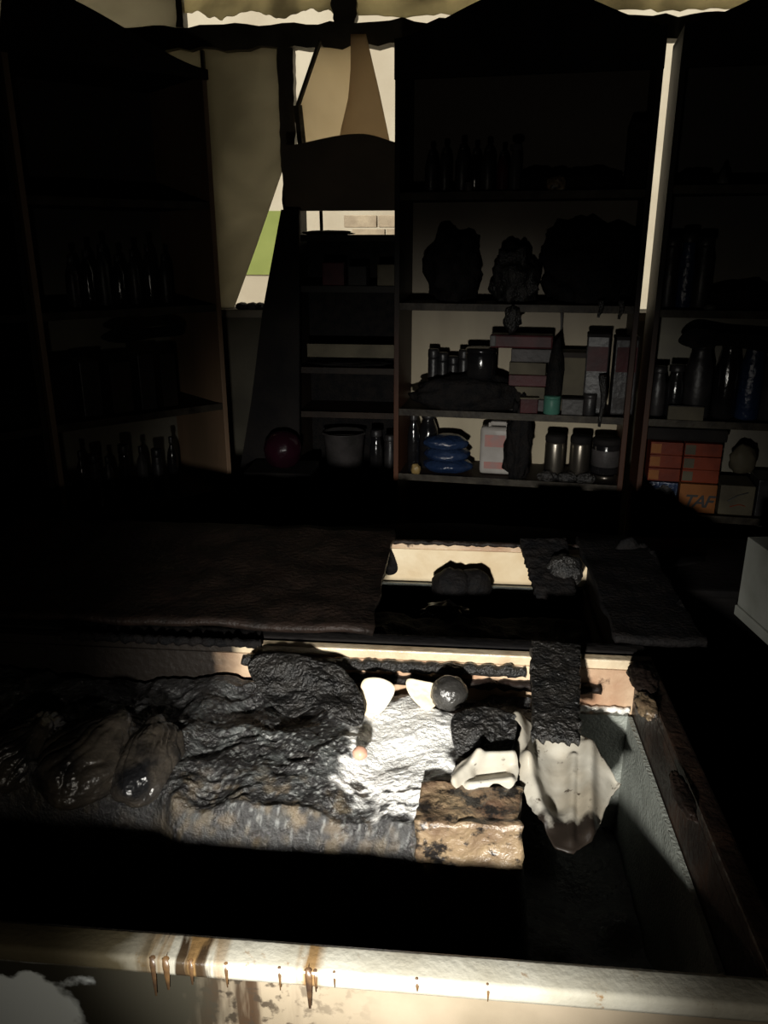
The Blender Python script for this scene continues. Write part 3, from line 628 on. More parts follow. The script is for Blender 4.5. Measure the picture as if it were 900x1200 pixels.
# ------------------------------------------------------------------ freezers
FX0, FX1, FY0, FY1, FZ = -1.30, .372, .628, 1.352, .85
def freezer(label, X0, X1, Y0, Y1, Zt, mats):
    fm, rimf, rimb, rimr, coll, lin, linb = mats
    r = tag(empty('chest_freezer', ((X0+X1)/2, (Y0+Y1)/2, 0)), label, 'freezer')
    ox, oy = (X0+X1)/2, (Y0+Y1)/2
    def bx(mb, a, b, c, d, e, f): return mb.box(a-ox, b-ox, c-oy, d-oy, e, f)
    bx(MB(), X0, X1, Y0+.006, Y0+.03, .08, Zt-.024).build('front_panel', fm, r, bev=.002)
    bx(MB(), X0, X1, Y1-.020, Y1-.006, .08, Zt-.02).build('back_panel', 'soot', r)
    bx(MB(), X0+.004, X0+.03, Y0+.03, Y1-.03, .08, Zt-.02).build('side_panel', 'soot', r)
    bx(MB(), X1-.024, X1-.004, Y0+.03, Y1-.03, .08, Zt-.02).build('side_panel', 'soot', r)
    bx(MB(), X0+.02, X1-.02, Y0+.02, Y1-.02, .0, .08).build('base', 'soot', r)
    w = .030
    bx(MB(), X0, X1, Y0, Y0+.038, Zt-.022, Zt).build('front_rim', rimf, r, True, bev=.006)
    bx(MB(), X0, X1, Y1-.022, Y1, Zt-.02, Zt).build('back_rim', rimb, r, bev=.003)
    bx(MB(), X1-w, X1, Y0+.038, Y1-.022, Zt-.02, Zt).build('side_rim', rimr, r, bev=.004)
    bx(MB(), X0, X0+w, Y0+.038, Y1-.022, Zt-.02, Zt).build('side_rim', 'rim_burnt', r, bev=.004)
    # collar, 10 cm deep, then ledge and liner
    bx(MB(), X0+w, X1-w, Y1-.026, Y1-.022, Zt-.115, Zt-.018).build('collar', coll, r)
    bx(MB(), X1-w, X1-w+.004, Y0+.04, Y1-.022, Zt-.115, Zt-.018).build('collar', rimr, r)
    l = bx(MB(), X0+w+.006, X1-w-.008, Y1-.040, Y1-.027, .30, Zt-.105).build('liner_wall', linb, r)
    bx(MB(), X1-w-.010, X1-w-.002, Y0+.05, Y1-.040, .30, Zt-.105).build('liner_wall', lin, r)
    bx(MB(), X0+w, X0+w+.008, Y0+.05, Y1-.040, .30, Zt-.105).build('liner_wall', lin, r)
    bx(MB(), X0+w, X1-w, Y0+.038, Y0+.048, .30, Zt-.05).build('liner_wall', 'soot', r)
    bx(MB(), X0+w, X1-w, Y0+.05, Y1-.04, .28, .30).build('liner_floor', 'soot', r)
    return r
# front panel: tan enamel, sooted on the left with a clean white patch
def front_mat():
    m, nt, b = new_mat('smoked_front_enamel'); N = nt.nodes; L = nt.links
    g = N.new('ShaderNodeNewGeometry'); sx = N.new('ShaderNodeSeparateXYZ'); L.new(g.outputs['Position'], sx.inputs[0])
    def noi(s, d=6, v=None):
        n = N.new('ShaderNodeTexNoise'); n.inputs['Scale'].default_value = s; n.inputs['Detail'].default_value = d
        L.new(v or g.outputs['Position'], n.inputs['Vector']); return n.outputs[0]
    def mapr(x, a, b_, c=0, d=1):
        r = N.new('ShaderNodeMapRange'); r.inputs[1].default_value = a; r.inputs[2].default_value = b_; r.inputs[3].default_value = c; r.inputs[4].default_value = d
        L.new(x, r.inputs[0]); return r.outputs[0]
    def mth(op, a, b_):
        n = N.new('ShaderNodeMath'); n.operation = op
        for i, x in enumerate((a, b_)):
            if isinstance(x, (int, float)): n.inputs[i].default_value = x
            else: L.new(x, n.inputs[i])
        return n.outputs[0]
    def mix(f, a, b_):
        n = N.new('ShaderNodeMix'); n.data_type = 'RGBA'; L.new(f, n.inputs[0])
        for i, x in ((6, a), (7, b_)):
            if isinstance(x, tuple): n.inputs[i].default_value = rgb(x)
            else: L.new(x, n.inputs[i])
        return n.outputs[2]
    col = mix(mapr(noi(9), .35, .65), (.20, .165, .12), (.14, .115, .08))
    mp = N.new('ShaderNodeMapping'); mp.inputs['Scale'].default_value = (1, 1, .12); L.new(g.outputs['Position'], mp.inputs[0])
    n60 = noi(34, 4, mp.outputs[0])
    # drips gather between two places along the panel
    dm = mth('MULTIPLY', mapr(n60, .50, .60), mth('MULTIPLY', mapr(sx.outputs[0], -.13, -.20), mapr(sx.outputs[0], -.36, -.30)))
    col = mix(dm, col, (.03, .018, .010))
    sp = mth('MULTIPLY', mapr(noi(60, 8), .52, .60), mapr(sx.outputs[0], -.06, -.20))
    col = mix(sp, col, (.025, .018, .012))
    dd = mth('ADD', sx.outputs[0], mth('MULTIPLY', noi(12), .12))
    col = mix(mapr(dd, -.16, -.21), col, (.022, .02, .014))
    # clean white patch on the far left
    wp = mth('MULTIPLY', mapr(mth('ADD', sx.outputs[0], mth('MULTIPLY', noi(22, 8), .10)), -.345, -.36), mapr(mth('ADD', sx.outputs[2], mth('MULTIPLY', noi(25, 8), .06)), WPZ+.03, WPZ+.024))
    col = mix(wp, col, (.62, .66, .66))
    L.new(col, b.inputs['Base Color']); b.inputs['Roughness'].default_value = .4
    return m
WPZ = on_y(60, 1148, .63).z
M['front'] = front_mat()
# front rim: enamel with runs, dark left end
def rim_mat():
    m = M['steel'].copy(); m.name = 'front_rim_enamel'; nt = m.node_tree; N = nt.nodes; L = nt.links; b = N['Principled BSDF']
    src = b.inputs['Base Color'].links[0].from_socket
    g = N.new('ShaderNodeNewGeometry'); sx = N.new('ShaderNodeSeparateXYZ'); L.new(g.outputs['Position'], sx.inputs[0])
    n = N.new('ShaderNodeTexNoise'); n.inputs['Scale'].default_value = 14; n.inputs['Detail'].default_value = 6; L.new(g.outputs['Position'], n.inputs['Vector'])
    a = N.new('ShaderNodeMath'); a.operation = 'MULTIPLY_ADD'; a.inputs[1].default_value = .16; L.new(n.outputs[0], a.inputs[0]); L.new(sx.outputs[0], a.inputs[2])
    r = N.new('ShaderNodeMapRange'); r.inputs[1].default_value = -.20; r.inputs[2].default_value = -.27; L.new(a.outputs[0], r.inputs[0])
    mp = N.new('ShaderNodeMapping'); mp.inputs['Scale'].default_value = (1, .12, .12); L.new(g.outputs['Position'], mp.inputs[0])
    def win_(a0, a1, b0, b1, lo, hi, c, src, sc):
        n2 = N.new('ShaderNodeTexNoise'); n2.inputs['Scale'].default_value = sc; n2.inputs['Detail'].default_value = 5; L.new(mp.outputs[0], n2.inputs['Vector'])
        q = []
        for x_, u_, v_ in ((sx.outputs[0], a0, a1), (sx.outputs[0], b1, b0), (n2.outputs[0], lo, hi)):
            k = N.new('ShaderNodeMapRange'); k.inputs[1].default_value = u_; k.inputs[2].default_value = v_; L.new(x_, k.inputs[0]); q.append(k.outputs[0])
        m1 = N.new('ShaderNodeMath'); m1.operation = 'MULTIPLY'; L.new(q[0], m1.inputs[0]); L.new(q[1], m1.inputs[1])
        m2 = N.new('ShaderNodeMath'); m2.operation = 'MULTIPLY'; L.new(m1.outputs[0], m2.inputs[0]); L.new(q[2], m2.inputs[1])
        mm = N.new('ShaderNodeMix'); mm.data_type = 'RGBA'; mm.inputs[7].default_value = rgb(c); L.new(m2.outputs[0], mm.inputs[0]); L.new(src, mm.inputs[6])
        return mm.outputs[2]
    xs = [on_z(p_, 1115, FZ).x for p_ in (150, 185, 240, 290, 348, 358, 372, 384)]
    src = win_(xs[0], xs[1], xs[2], xs[3], .44, .56, (.14, .085, .035), src, 40)
    src = win_(xs[0], xs[1], xs[2], xs[3], .52, .60, (.028, .018, .010), src, 60)
    src = win_(xs[4], xs[5], xs[6], xs[7], .30, .45, (.16, .10, .045), src, 60)
    mx = N.new('ShaderNodeMix'); mx.data_type = 'RGBA'; mx.inputs[7].default_value = (.06, .05, .03, 1)
    L.new(r.outputs[0], mx.inputs[0]); L.new(src, mx.inputs[6]); L.new(mx.outputs[2], b.inputs['Base Color'])
    return m
M['rim_front'] = rim_mat()
# back rim sooted away at its left end
def part_soot(base, name, xa, xb, c=(.015, .012, .010), amp=.25):
    m = M[base].copy(); m.name = name; nt = m.node_tree; N = nt.nodes; L = nt.links; b = N['Principled BSDF']
    src = b.inputs['Base Color'].links[0].from_socket
    g = N.new('ShaderNodeNewGeometry'); sx = N.new('ShaderNodeSeparateXYZ'); L.new(g.outputs['Position'], sx.inputs[0])
    n = N.new('ShaderNodeTexNoise'); n.inputs['Scale'].default_value = 10; n.inputs['Detail'].default_value = 6; L.new(g.outputs['Position'], n.inputs['Vector'])
    a = N.new('ShaderNodeMath'); a.operation = 'MULTIPLY_ADD'; a.inputs[1].default_value = amp; L.new(n.outputs[0], a.inputs[0]); L.new(sx.outputs[0], a.inputs[2])
    r = N.new('ShaderNodeMapRange'); r.inputs[1].default_value = xa+amp/2; r.inputs[2].default_value = xb+amp/2; L.new(a.outputs[0], r.inputs[0])
    mx = N.new('ShaderNodeMix'); mx.data_type = 'RGBA'; mx.inputs[7].default_value = rgb(c)
    L.new(r.outputs[0], mx.inputs[0]); L.new(src, mx.inputs[6]); L.new(mx.outputs[2], b.inputs['Base Color'])
    return m
M['rim_back1'] = part_soot('rim_cream', 'back_rim_part_sooted', -.39, -.41, amp=.03)
M['collar1'] = part_soot('collar', 'collar_part_sooted', -.35, -.45)
M['liner1'] = part_soot('liner', 'liner_part_sooted', -.2, -.3)
FR = freezer('open chest freezer in front, heaped with burnt melted packaging', FX0, FX1, FY0, FY1, FZ,
        ('front', 'rim_front', 'rim_back1', 'rim_burnt', 'collar1', 'liner', 'liner1'))
G0, G1, GY0, GY1 = -1.30, .372, 1.362, 1.93
F2 = freezer('second chest freezer behind the first, mostly black inside', G0, G1, GY0, GY1, FZ,
        ('soot', 'soot', 'collar', 'soot', 'liner_cream', 'soot', 'char_dull'))
# pale rail under the cream wall of the second freezer
# charred sliding lids on the second freezer
def slab(name, px0, px1, y0, y1, z, m, label, cat, amp=.004, th=.012, seed=0, jag=.02):
    xa = on_z(px0, 690, z).x; xb = on_z(px1, 690, z).x
    n = 40; k = 24; V = []; FF = []
    for j in range(k+1):
        for i in range(n+1):
            s_ = i/n; t_ = j/k
            x = xa+(xb-xa)*s_; y = y0+(y1-y0)*t_
            if i in (0, n): x += jag*noise.noise(Vector((y*14, seed, i)))
            V.append((x, y, z+amp*noise.noise(Vector((x*12, y*12, seed)))*2+amp*.5*noise.noise(Vector((x*45, y*45, seed)))))
    for j in range(k):
        for i in range(n): a_ = j*(n+1)+i; FF.append([a_, a_+1, a_+n+2, a_+n+1])
    me = bpy.data.meshes.new(name); me.from_pydata(V, [], FF); o = link(name, me, m, None, True)
    md = o.modifiers.new('t', 'SOLIDIFY'); md.thickness = th; md.offset = -1
    return tag(o, label, cat)
slab('charred_lid', -120, 446, GY0+.01, GY1+.012, .872, 'char_brown', 'charred brown-black sliding lid over the left of the second freezer', 'lid', seed=2).parent = F2
slab('charred_lid', 700, 790, GY0+.01, GY1+.012, .872, 'char_dull', 'charred black lid over the right end of the second freezer', 'lid', seed=5).parent = F2
for o in F2.children:
    if o.name.startswith('charred_lid'):
        o.location = -F2.location
        for k in ('label', 'category'): del o[k]
# melted bead over the far rim of the second freezer
def bead(name, pxa, pxb, y, z, r, m, label, seed, amp=.5, n=90):
    a = on_y(pxa, 640, y).x; b = on_y(pxb, 640, y).x
    pts = [(a+(b-a)*i/n, y+.004*noise.noise(Vector((i*.4, seed, 0))), z+.004*noise.noise(Vector((i*.35, seed, 4)))) for i in range(n+1)]
    rad = [r*(1+amp*noise.noise(Vector((i*.5, seed, 9)))+.3*abs(math.sin(i*.5))) for i in range(n+1)]
    return tag(MB().tube(pts, rad, 8).build(name, m, None, True), label, 'melted bead')
bead('melted_seal', 452, 700, GY1-.028, FZ+.002, .005, 'char_brown', 'brown melted seal running along the far rim of the second freezer', 3)
bead('melted_seal', 275, 625, FY1-.034, FZ-.026, .009, 'char', 'black scalloped melted seal along the far rim of the front freezer', 7)
bead('melted_seal', 60, 300, FY1-.022, FZ+.002, .007, 'char_dull', 'black melted seal on the sooted left stretch of the far rim', 9)
bead('melted_strip', 300, 720, FY1-.034, FZ-.055, .008, 'char_brown', 'brown melted strip below the scalloped seal of the front freezer', 13, amp=.8)
bead('pale_strip', 470, 760, FY1-.036, FZ-.095, .005, 'sheet_shiny', 'pale shiny strip low along the far wall of the front freezer', 17, amp=.7)
# rail inside second freezer
MB().box(-.62, .62, -.002, .006, -.008, .008).build('inner_rail', 'liner', F2).location = (.1, GY1-.045-(GY0+GY1)/2, FZ-.112)
# fill of second freezer
def hfield(name, x0, x1, y0, y1, nx, ny, zf, m, label=None, cat=None, colf=None):
    V = []; FF = []
    for j in range(ny+1):
        for i in range(nx+1):
            x = x0+(x1-x0)*i/nx; y = y0+(y1-y0)*j/ny; V.append((x, y, zf(x, y)))
    for j in range(ny):
        for i in range(nx): a_ = j*(nx+1)+i; FF.append([a_, a_+1, a_+nx+2, a_+nx+1])
    me = bpy.data.meshes.new(name); me.from_pydata(V, [], FF)
    if colf:
        at = me.color_attributes.new('Col', 'FLOAT_COLOR', 'POINT')
        buf = []
        for v in V: buf += list(colf(*v))+[1]
        at.data.foreach_set('color', buf)
    o = link(name, me, m, None, True)
    if label: tag(o, label, cat)
    return o
n3 = lambda x, y, z=0: noise.noise(Vector((x, y, z)))
def z2(x, y): return .70+.03*n3(x*9, y*9, 3)+.012*n3(x*30, y*30, 1)-.10*max(0, 1-abs(y-GY1+.06)/.07)
o = hfield('burnt_contents', G0+.045, G1-.045, GY0+.055, GY1-.05, 150, 60, z2, 'char_dull', 'black burnt contents filling the second freezer', 'burnt heap')
o['kind'] = 'stuff'
tag(lump('burnt_lump', on_z(530, 700, .74), (.05, .045, .075), 121, 'char_dull', amp=.2, sub=3), 'round black lump under the cream wall of the second freezer, left of a pair', 'burnt lump')
tag(lump('burnt_lump', on_z(556, 700, .74), (.04, .04, .075), 123, 'char_dull', amp=.2, sub=3), 'round black lump under the cream wall of the second freezer, right of a pair', 'burnt lump')
tag(lump('shiny_scrap', on_z(522, 722, .74), (.05, .03, .03), 125, 'bag', amp=.5, sub=4), 'shiny crumpled black scrap in the middle of the second freezer', 'scrap')
# charred planks across the rims
def plank(name, ca, cb, w0, w1, th, m, label, seed, cat='plank'):
    ca = Vector(ca); cb = Vector(cb); d = (cb-ca).normalized(); s_ = d.cross(Vector((0, 0, 1))).normalized(); nn = s_.cross(d)
    NL, NW = 60, 16; V = []; FF = []
    for side in (1, -1):
        for i in range(NL+1):
            for j in range(NW+1):
                t = i/NL; q = j/NW-.5; w_ = w0+(w1-w0)*t
                end = .02*n3(q*9, seed, 5) if i == NL else 0
                wob = .006*n3(t*16, seed+(3 if q > 0 else 0), 1)+.004*n3(t*50, seed+(3 if q > 0 else 0), 2)
                p = ca+d*((cb-ca).length*t+end)+s_*(q*w_+(q*2*wob))
                h = th/2*side+side*(.0035*n3(p.x*60, p.y*60, p.z*60+seed)+.002*n3(p.x*160, p.y*160, p.z*160))
                if t > .88: h *= max(.25, 1-(t-.88)*5)
                V.append(p+nn*h)
    S0 = (NL+1)*(NW+1)
    for side in range(2):
        for i in range(NL):
            for j in range(NW):
                a_ = side*S0+i*(NW+1)+j; q = [a_, a_+1, a_+NW+2, a_+NW+1]; FF.append(q if side else q[::-1])
    for i in range(NL):
        for j in (0, NW): a_ = i*(NW+1)+j; FF.append([a_, a_+NW+1, a_+NW+1+S0, a_+S0])
    for j in range(NW):
        for i in (0, NL): a_ = i*(NW+1)+j; FF.append([a_, a_+1, a_+1+S0, a_+S0])
    me = bpy.data.meshes.new(name); me.from_pydata([tuple(v) for v in V], [], FF)
    bm = bmesh.new(); bm.from_mesh(me); bmesh.ops.recalc_face_normals(bm, faces=bm.faces); bm.to_mesh(me); bm.free()
    return tag(link(name, me, m, None, True), label, cat)
pa = on_z(651, 757, .875); pb_ = on_z(651, 868, .838)
plank('charred_plank', pa, pb_, .088, .07, .02, 'char', 'black crusty charred plank leaning over the far rim of the front freezer', 2)
pa = on_z(636, 634, .875); pb_ = on_z(652, 700, .80)
plank('charred_plank', pa, pb_, .115, .09, .02, 'char_dull', 'black charred plank hanging over the far rim of the second freezer', 6)
pc = on_z(660, 684, .80); tag(lump('burnt_ball', pc, (.045, .035, .075), 131, 'char', amp=.15), 'round burnt black lump beside the plank of the second freezer', 'burnt lump')
sheet('torn_edge', [(446, 640), (456, 640), (466, 668), (452, 672)], (0, GY1-.035, 0), (0, 1, 0), 'char_dull', None, .003, 30, 2)
tag(bpy.data.objects['torn_edge'], 'small black torn flap at the left end of the cream wall', 'flap')
# burnt right end: charred film flap hiding the rest of the cream wall
tag(lump('burnt_crust', (on_y(738, 660, GY1-.06).x, GY1-.075, FZ-.17), (.085, .022, .20), 135, 'char_dull', amp=.3), 'black burnt crust over the right end of the cream wall', 'burnt crust')

def soot_edge(base, name, ya, yb, amp):
    m = M[base].copy(); m.name = name; nt = m.node_tree; N = nt.nodes; L = nt.links; b = N['Principled BSDF']
    src = b.inputs['Base Color'].links[0].from_socket
    g = N.new('ShaderNodeNewGeometry'); sx = N.new('ShaderNodeSeparateXYZ'); L.new(g.outputs['Position'], sx.inputs[0])
    n = N.new('ShaderNodeTexNoise'); n.inputs['Scale'].default_value = 22; n.inputs['Detail'].default_value = 8; L.new(g.outputs['Position'], n.inputs['Vector'])
    a = N.new('ShaderNodeMath'); a.operation = 'MULTIPLY_ADD'; a.inputs[1].default_value = amp; L.new(n.outputs[0], a.inputs[0]); L.new(sx.outputs[1], a.inputs[2])
    r = N.new('ShaderNodeMapRange'); r.inputs[1].default_value = ya+amp/2; r.inputs[2].default_value = yb+amp/2; L.new(a.outputs[0], r.inputs[0])
    mx = N.new('ShaderNodeMix'); mx.data_type = 'RGBA'; mx.inputs[7].default_value = (.012, .009, .007, 1)
    L.new(r.outputs[0], mx.inputs[0]); L.new(src, mx.inputs[6]); L.new(mx.outputs[2], b.inputs['Base Color'])
    return m
M['sheet_edge'] = soot_edge('sheet', 'melted_plastic_with_charred_edge', 1.00, .975, .12)
# ---------------- burnt heap in the front freezer
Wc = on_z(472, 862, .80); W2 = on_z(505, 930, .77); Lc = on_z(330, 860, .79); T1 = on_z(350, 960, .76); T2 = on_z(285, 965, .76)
XB = on_z(190, 945, .75).x; XR = on_z(610, 960, .75).x
def sm(a, b, x):
    t = max(0, min(1, (x-a)/(b-a))); return t*t*(3-2*t)
def z1(x, y):
    front = 1.00-.05*sm(XB-.03, XB+.05, x)-.008*sm(-.2, .1, x)
    front += .012*n3(x*14, 5, 0)
    top = .775+.028*n3(x*5.5, y*5.5, 7)+.016*n3(x*13, y*13, 2)
    # wrinkles: sharp ridges
    wx = x+.05*n3(x*11, y*11, 61); wy = y+.05*n3(x*11, y*11, 67)
    rg = 1-abs(n3(wx*13, wy*13, 4))*2; rg2 = 1-abs(n3(wx*36, wy*36, 8))*2
    k_ = 1-.93*gs(x, y, Wc, .10, .13)
    top += k_*(.007*rg+.0035*rg2)+.0016*n3(x*90, y*90, 3)+.0009*n3(x*220, y*220, 5)
    top += .020*math.exp(-((x-Wc.x)**2/.012+(y-Wc.y)**2/.012))
    top -= .16*(y-1.15)**2
    wall = sm(front-.07, front+.012, y)
    z_ = .40+(top-.40)*wall
    r = sm(XR+.03, XR-.01, x)
    back = sm(1.16, 1.22, y)*sm(.21, .15, x)
    zr = .50+.03*n3(x*12, y*12, 5)
    z_ = zr+(z_-zr)*max(r, back)
    return z_
def gs(x, y, c, rx, ry): return math.exp(-((x-c.x)/rx)**2-((y-c.y)/ry)**2)
def lerp3(a, b, t): return tuple(a[i]+(b[i]-a[i])*t for i in range(3))
def c1f(x, y, z):
    n = n3(x*30, y*30, z*30)+.6*n3(x*80, y*80, z*80)+.4*n3(x*190, y*190, z*190)
    c = (.018, .017, .017)
    c = lerp3(c, (.075, .08, .078), sm(.0, .5, n)*sm(.70, .77, z)*gs(x, y, Lc, .20, .16)*1.3 if gs(x, y, Lc, .20, .16) > .02 else 0)  # grey dies out low down, painting shade into the front face
    fk = n3(x*150, y*150, z*150+7)+.6*n3(x*310, y*310, z*310)
    c = lerp3(c, (.30, .31, .30), sm(.32, .55, fk)*sm(.715, .77, z)*min(1, 1.2*gs(x, y, on_z(390, 880, .79), .22, .16)))  # pale ash flecks that also paint wet sparkle into the colour
    c = lerp3(c, (.16, .12, .075), sm(.1, .5, n3(x*34, y*34, z*34)+.4*n3(x*90, y*90, z*90))*.6*sm(.60, .80, z)*gs(x, y, T1, .30, .07))
    c = lerp3(c, (.13, .10, .06), sm(.15, .6, n3(x*28, y*36, z*30+9)+.5*n3(x*80, y*80, z*80+3))*.6*gs(x, y, T2, .45, .12))
    wv = max(gs(x, y, Wc, .11, .17), gs(x, y, W2, .10, .08)*.9, gs(x, y, on_z(430, 900, .79), .07, .08)*.8)  # white plastic patch, with the torch's highlight painted into its colour
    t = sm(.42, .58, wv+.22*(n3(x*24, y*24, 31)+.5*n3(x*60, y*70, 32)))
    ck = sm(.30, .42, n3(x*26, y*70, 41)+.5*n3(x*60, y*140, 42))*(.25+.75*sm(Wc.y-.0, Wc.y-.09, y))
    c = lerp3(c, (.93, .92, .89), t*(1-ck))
    return c
def attr_mat(name, rough, bump, bs, spec, r2=.55):
    m, nt, b = new_mat(name); N = nt.nodes; L = nt.links
    a = N.new('ShaderNodeAttribute'); a.attribute_name = 'Col'; L.new(a.outputs[0], b.inputs['Base Color'])
    g = N.new('ShaderNodeNewGeometry'); n = N.new('ShaderNodeTexNoise'); n.inputs['Scale'].default_value = bs; n.inputs['Detail'].default_value = 8; n.inputs['Roughness'].default_value = .6
    L.new(g.outputs['Position'], n.inputs['Vector']); bp = N.new('ShaderNodeBump'); bp.inputs['Strength'].default_value = bump; bp.inputs['Distance'].default_value = .008
    L.new(n.outputs[0], bp.inputs['Height']); L.new(bp.outputs[0], b.inputs['Normal'])
    n2 = N.new('ShaderNodeTexNoise'); n2.inputs['Scale'].default_value = 30; L.new(g.outputs['Position'], n2.inputs['Vector'])
    r = N.new('ShaderNodeMapRange'); r.inputs[1].default_value = .35; r.inputs[2].default_value = .65; r.inputs[3].default_value = rough; r.inputs[4].default_value = r2
    L.new(n2.outputs[0], r.inputs[0]); L.new(r.outputs[0], b.inputs['Roughness']); b.inputs['Specular IOR Level'].default_value = spec
    return m
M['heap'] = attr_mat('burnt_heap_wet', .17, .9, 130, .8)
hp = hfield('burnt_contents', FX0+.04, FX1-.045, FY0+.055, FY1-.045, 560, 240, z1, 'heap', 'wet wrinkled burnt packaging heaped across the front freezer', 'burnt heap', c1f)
hp['kind'] = 'stuff'
# white melted sheet, foil curl, card box, bags
o = sheet('melted_sheet', [(597, 848), (604, 843), (613, 845), (624, 850), (636, 852), (655, 852), (674, 858), (692, 871), (705, 888), (716, 903), (728, 915), (716, 930), (709, 946), (702, 966), (692, 988), (672, 1002), (650, 996), (636, 972), (622, 950), (612, 925), (605, 900), (604, 880), (610, 866)],
      (.16, 1.06, .785), (.06, -.22, .97), 'sheet_edge', None, .005, 9, 4, jag=.003, rings=34, thick=.003, soft=False, curl=0, fine=.06,
      folds=[((604, 848), (616, 900), .022, .014), ((616, 900), (640, 965), .016, .012), ((690, 876), (690, 980), .014, .010), ((722, 915), (704, 960), -.012, .012), ((655, 885), (650, 940), -.014, .022), ((672, 885), (668, 990), .008, .006)])
tag(o, 'off-white melted plastic sheet with burnt specks under the charred plank', 'plastic sheet')
o = sheet('curled_film', [(530, 922), (536, 898), (556, 886), (578, 886), (600, 884), (608, 900), (600, 925), (580, 921), (556, 932)],
      (.08, 1.03, .80), (0, -.45, .9), 'sheet', None, .006, 16, 12, jag=.003, rings=24, thick=.004, fine=.08,
      folds=[((532, 918), (560, 890), .016, .008), ((560, 890), (600, 888), .016, .008), ((550, 922), (598, 918), .014, .007), ((560, 905), (592, 902), -.010, .008)])
tag(o, 'curled cream film with brown middle left of the off-white sheet', 'film')
for i, (ol, lb_) in enumerate(([[(424, 800), (440, 794), (458, 800), (462, 812), (448, 834), (434, 840), (424, 832)], 'left of two pale foam pieces poking up at the back of the heap'],
        [[(478, 796), (496, 798), (512, 804), (512, 824), (500, 832), (486, 822), (477, 808)], 'right of two pale foam pieces poking up at the back of the heap'])):
    o = sheet('foam_piece', ol, (0, 1.22, .80), (0, -.8, .6), 'foam', None, .004, 20, i, rings=8, thick=.006); tag(o, lb_, 'foam piece', 'pale foam pieces at the back of the heap')
o = lump('clear_cup', on_z(526, 826, .80), (.033, .03, .055), 141, 'bulb', amp=.08); tag(o, 'scorched upturned grey cup at the back of the heap', 'cup')
o = lump('orange_blob', on_z(422, 888, .80), (.012, .012, .02), 143, 'flesh', amp=.1, sub=3); tag(o, 'small orange-pink blob at the left of the white patch', 'blob')
# card box
q0 = on_z(493, 948, .745); q1 = on_z(604, 946, .745)
e = empty('card_box', ((q0.x+q1.x)/2, .975, .645), 0, 'scorched tan card box sunk in the heap below the curled film', 'box')
mb = MB(); hw = (q1.x-q0.x)/2; n = 22
V = []; me_ = MB().box(-hw, hw, -.045, .045, -.06, .15).mesh()
bm = bmesh.new(); bm.from_mesh(me_); bmesh.ops.subdivide_edges(bm, edges=bm.edges[:], cuts=18, use_grid_fill=True); bm.to_mesh(me_); bm.free()
crumple(me_, .012, 18, 3, .004); link('body', me_, 'card', e, True)
# left bags with radial folds
def bag(cx, cy, ex, ey, rx, ry, rz, seed, label, knot):
    c = on_z(cx, cy, .78); bm = bmesh.new(); bmesh.ops.create_icosphere(bm, subdivisions=6, radius=1)
    k = Vector(knot).normalized()
    a1 = k.orthogonal().normalized(); a2 = k.cross(a1)
    for v in bm.verts:
        p = v.co.normalized(); h = p.dot(k); a = math.atan2(p.dot(a2), p.dot(a1))
        w_ = (1-h*h)**.5
        f = 1+.13*n3(p.x*1.8+seed, p.y*1.8, p.z*1.8)-.11*(1-abs(math.sin(a*8+3*n3(p.x*2, p.y*2, seed))))**2*w_*sm(-.6, .6, h)+.02*n3(p.x*14, p.y*14, p.z*14+seed)
        f += .18*sm(.93, 1, h)
        v.co = Vector((p.x*rx, p.y*ry, p.z*rz))*f
    me = bpy.data.meshes.new('bag'); bm.to_mesh(me); bm.free()
    o = link('melted_bag', me, 'bag', None, True); o.location = c; return tag(o, label, 'bag')
bag(104, 888, 0, 0, .085, .10, .05, 3, 'dark shrivelled bag with fan-like folds at the left of the heap', (.35, .45, .8))
bag(176, 892, 0, 0, .05, .095, .045, 9, 'dark shrivelled bag right of the fan-folded bag', (-.3, .7, .6))
bag(30, 880, 0, 0, .05, .09, .045, 15, 'darker shrivelled bag at the far left of the heap', (.5, .2, .8))
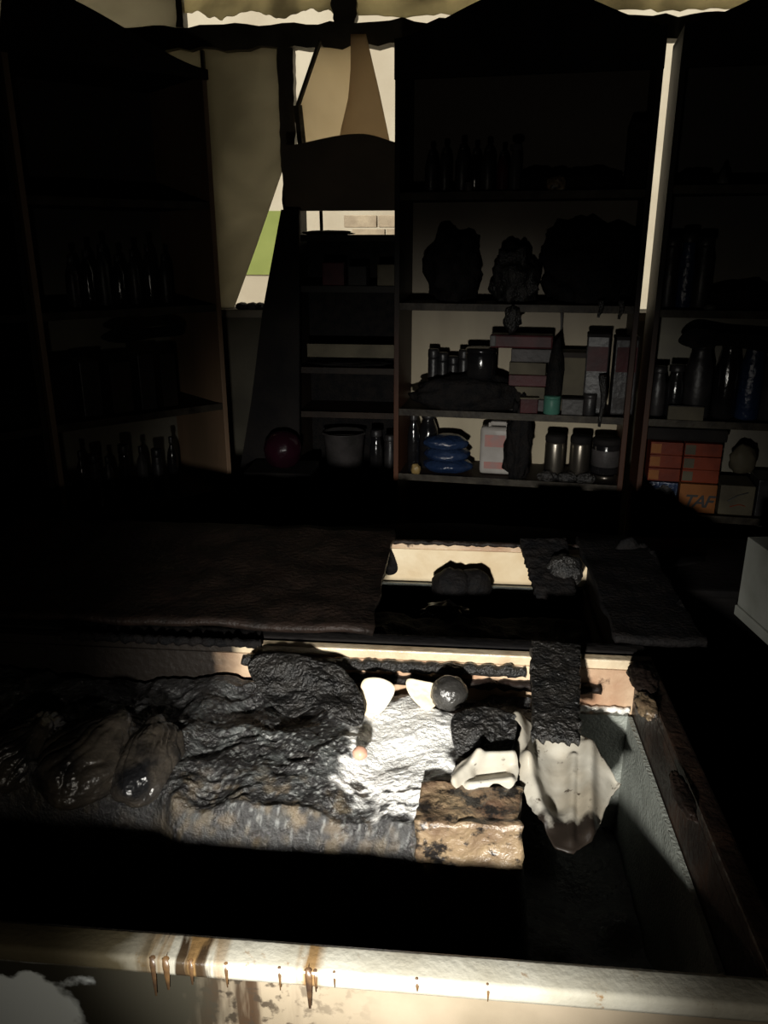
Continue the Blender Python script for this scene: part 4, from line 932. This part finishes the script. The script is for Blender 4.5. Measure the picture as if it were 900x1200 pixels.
o = sheet('black_sheet', [(290, 775), (330, 765), (365, 775), (400, 782), (424, 815), (425, 845), (405, 850), (370, 830), (340, 840), (310, 815)], (0, 1.2, .825), (0, -.45, .9), 'char', None, .016, 14, 6, rings=24, thick=.004)
tag(o, 'thick black curled sheet with a ragged lip at the back of the heap', 'burnt sheet')
o = sheet('black_sheet', [(530, 840), (560, 828), (600, 836), (606, 850), (596, 880), (560, 884), (535, 880)], (0, 1.1, .81), (0, -.4, .9), 'char', None, .012, 18, 16, rings=20, thick=.004)
tag(o, 'black crinkled sheet left of the off-white melted sheet', 'burnt sheet')
# brown scorched flakes on the right rim
for i, (px, py, rx, ry, rz) in enumerate(((752, 800, .022, .05, .022), (757, 832, .016, .04, .018), (800, 935, .012, .05, .012))):
    tag(lump('scorched_flake', on_z(px, py, FZ+.0005), (rx, ry, rz), 151+i, ('char_brown', 'card', 'char_brown')[i], amp=.3), ('dark brown scorched flake at the far right corner of the front freezer', 'tan scorched flake on the right rim near the far corner', 'thin brown flake halfway along the right rim')[i], 'flake')
# dried runs on the front rim
for i, (px, l_, w_) in enumerate(((180, .05, .005), (196, .04, .006), (226, .03, .004), (268, .03, .003), (331, .028, .0025), (365, .05, .006), (373, .026, .003), (395, .018, .002), (490, .014, .0025), (570, .02, .002))):
    q = on_z(px, 1118, FZ); r_ = w_*.7
    mb = MB().tube([(q.x, FY0+.012, FZ-.0005), (q.x, FY0+.003, FZ-.001), (q.x+.001, FY0-.0006, FZ-.008), (q.x+.001, FY0-.0008, FZ-l_)], [r_*.6, r_, r_, r_*.35], 8)
    mb.v = [(v[0], v[1] if v[1] > FY0+.001 else FY0-.0004-max(0, FY0-.0004-v[1])*.25, v[2] if v[2] < FZ-.004 else FZ-.0004+(v[2]-FZ)*.2) for v in mb.v]
    tag(mb.build('dried_run', 'run', None, True), 'brown dried run on the front rim, %s from the left' % ('first', 'second', 'third', 'fourth', 'fifth', 'sixth, the broadest,', 'seventh', 'eighth', 'ninth', 'tenth')[i], 'drip', 'dried runs on the front rim')
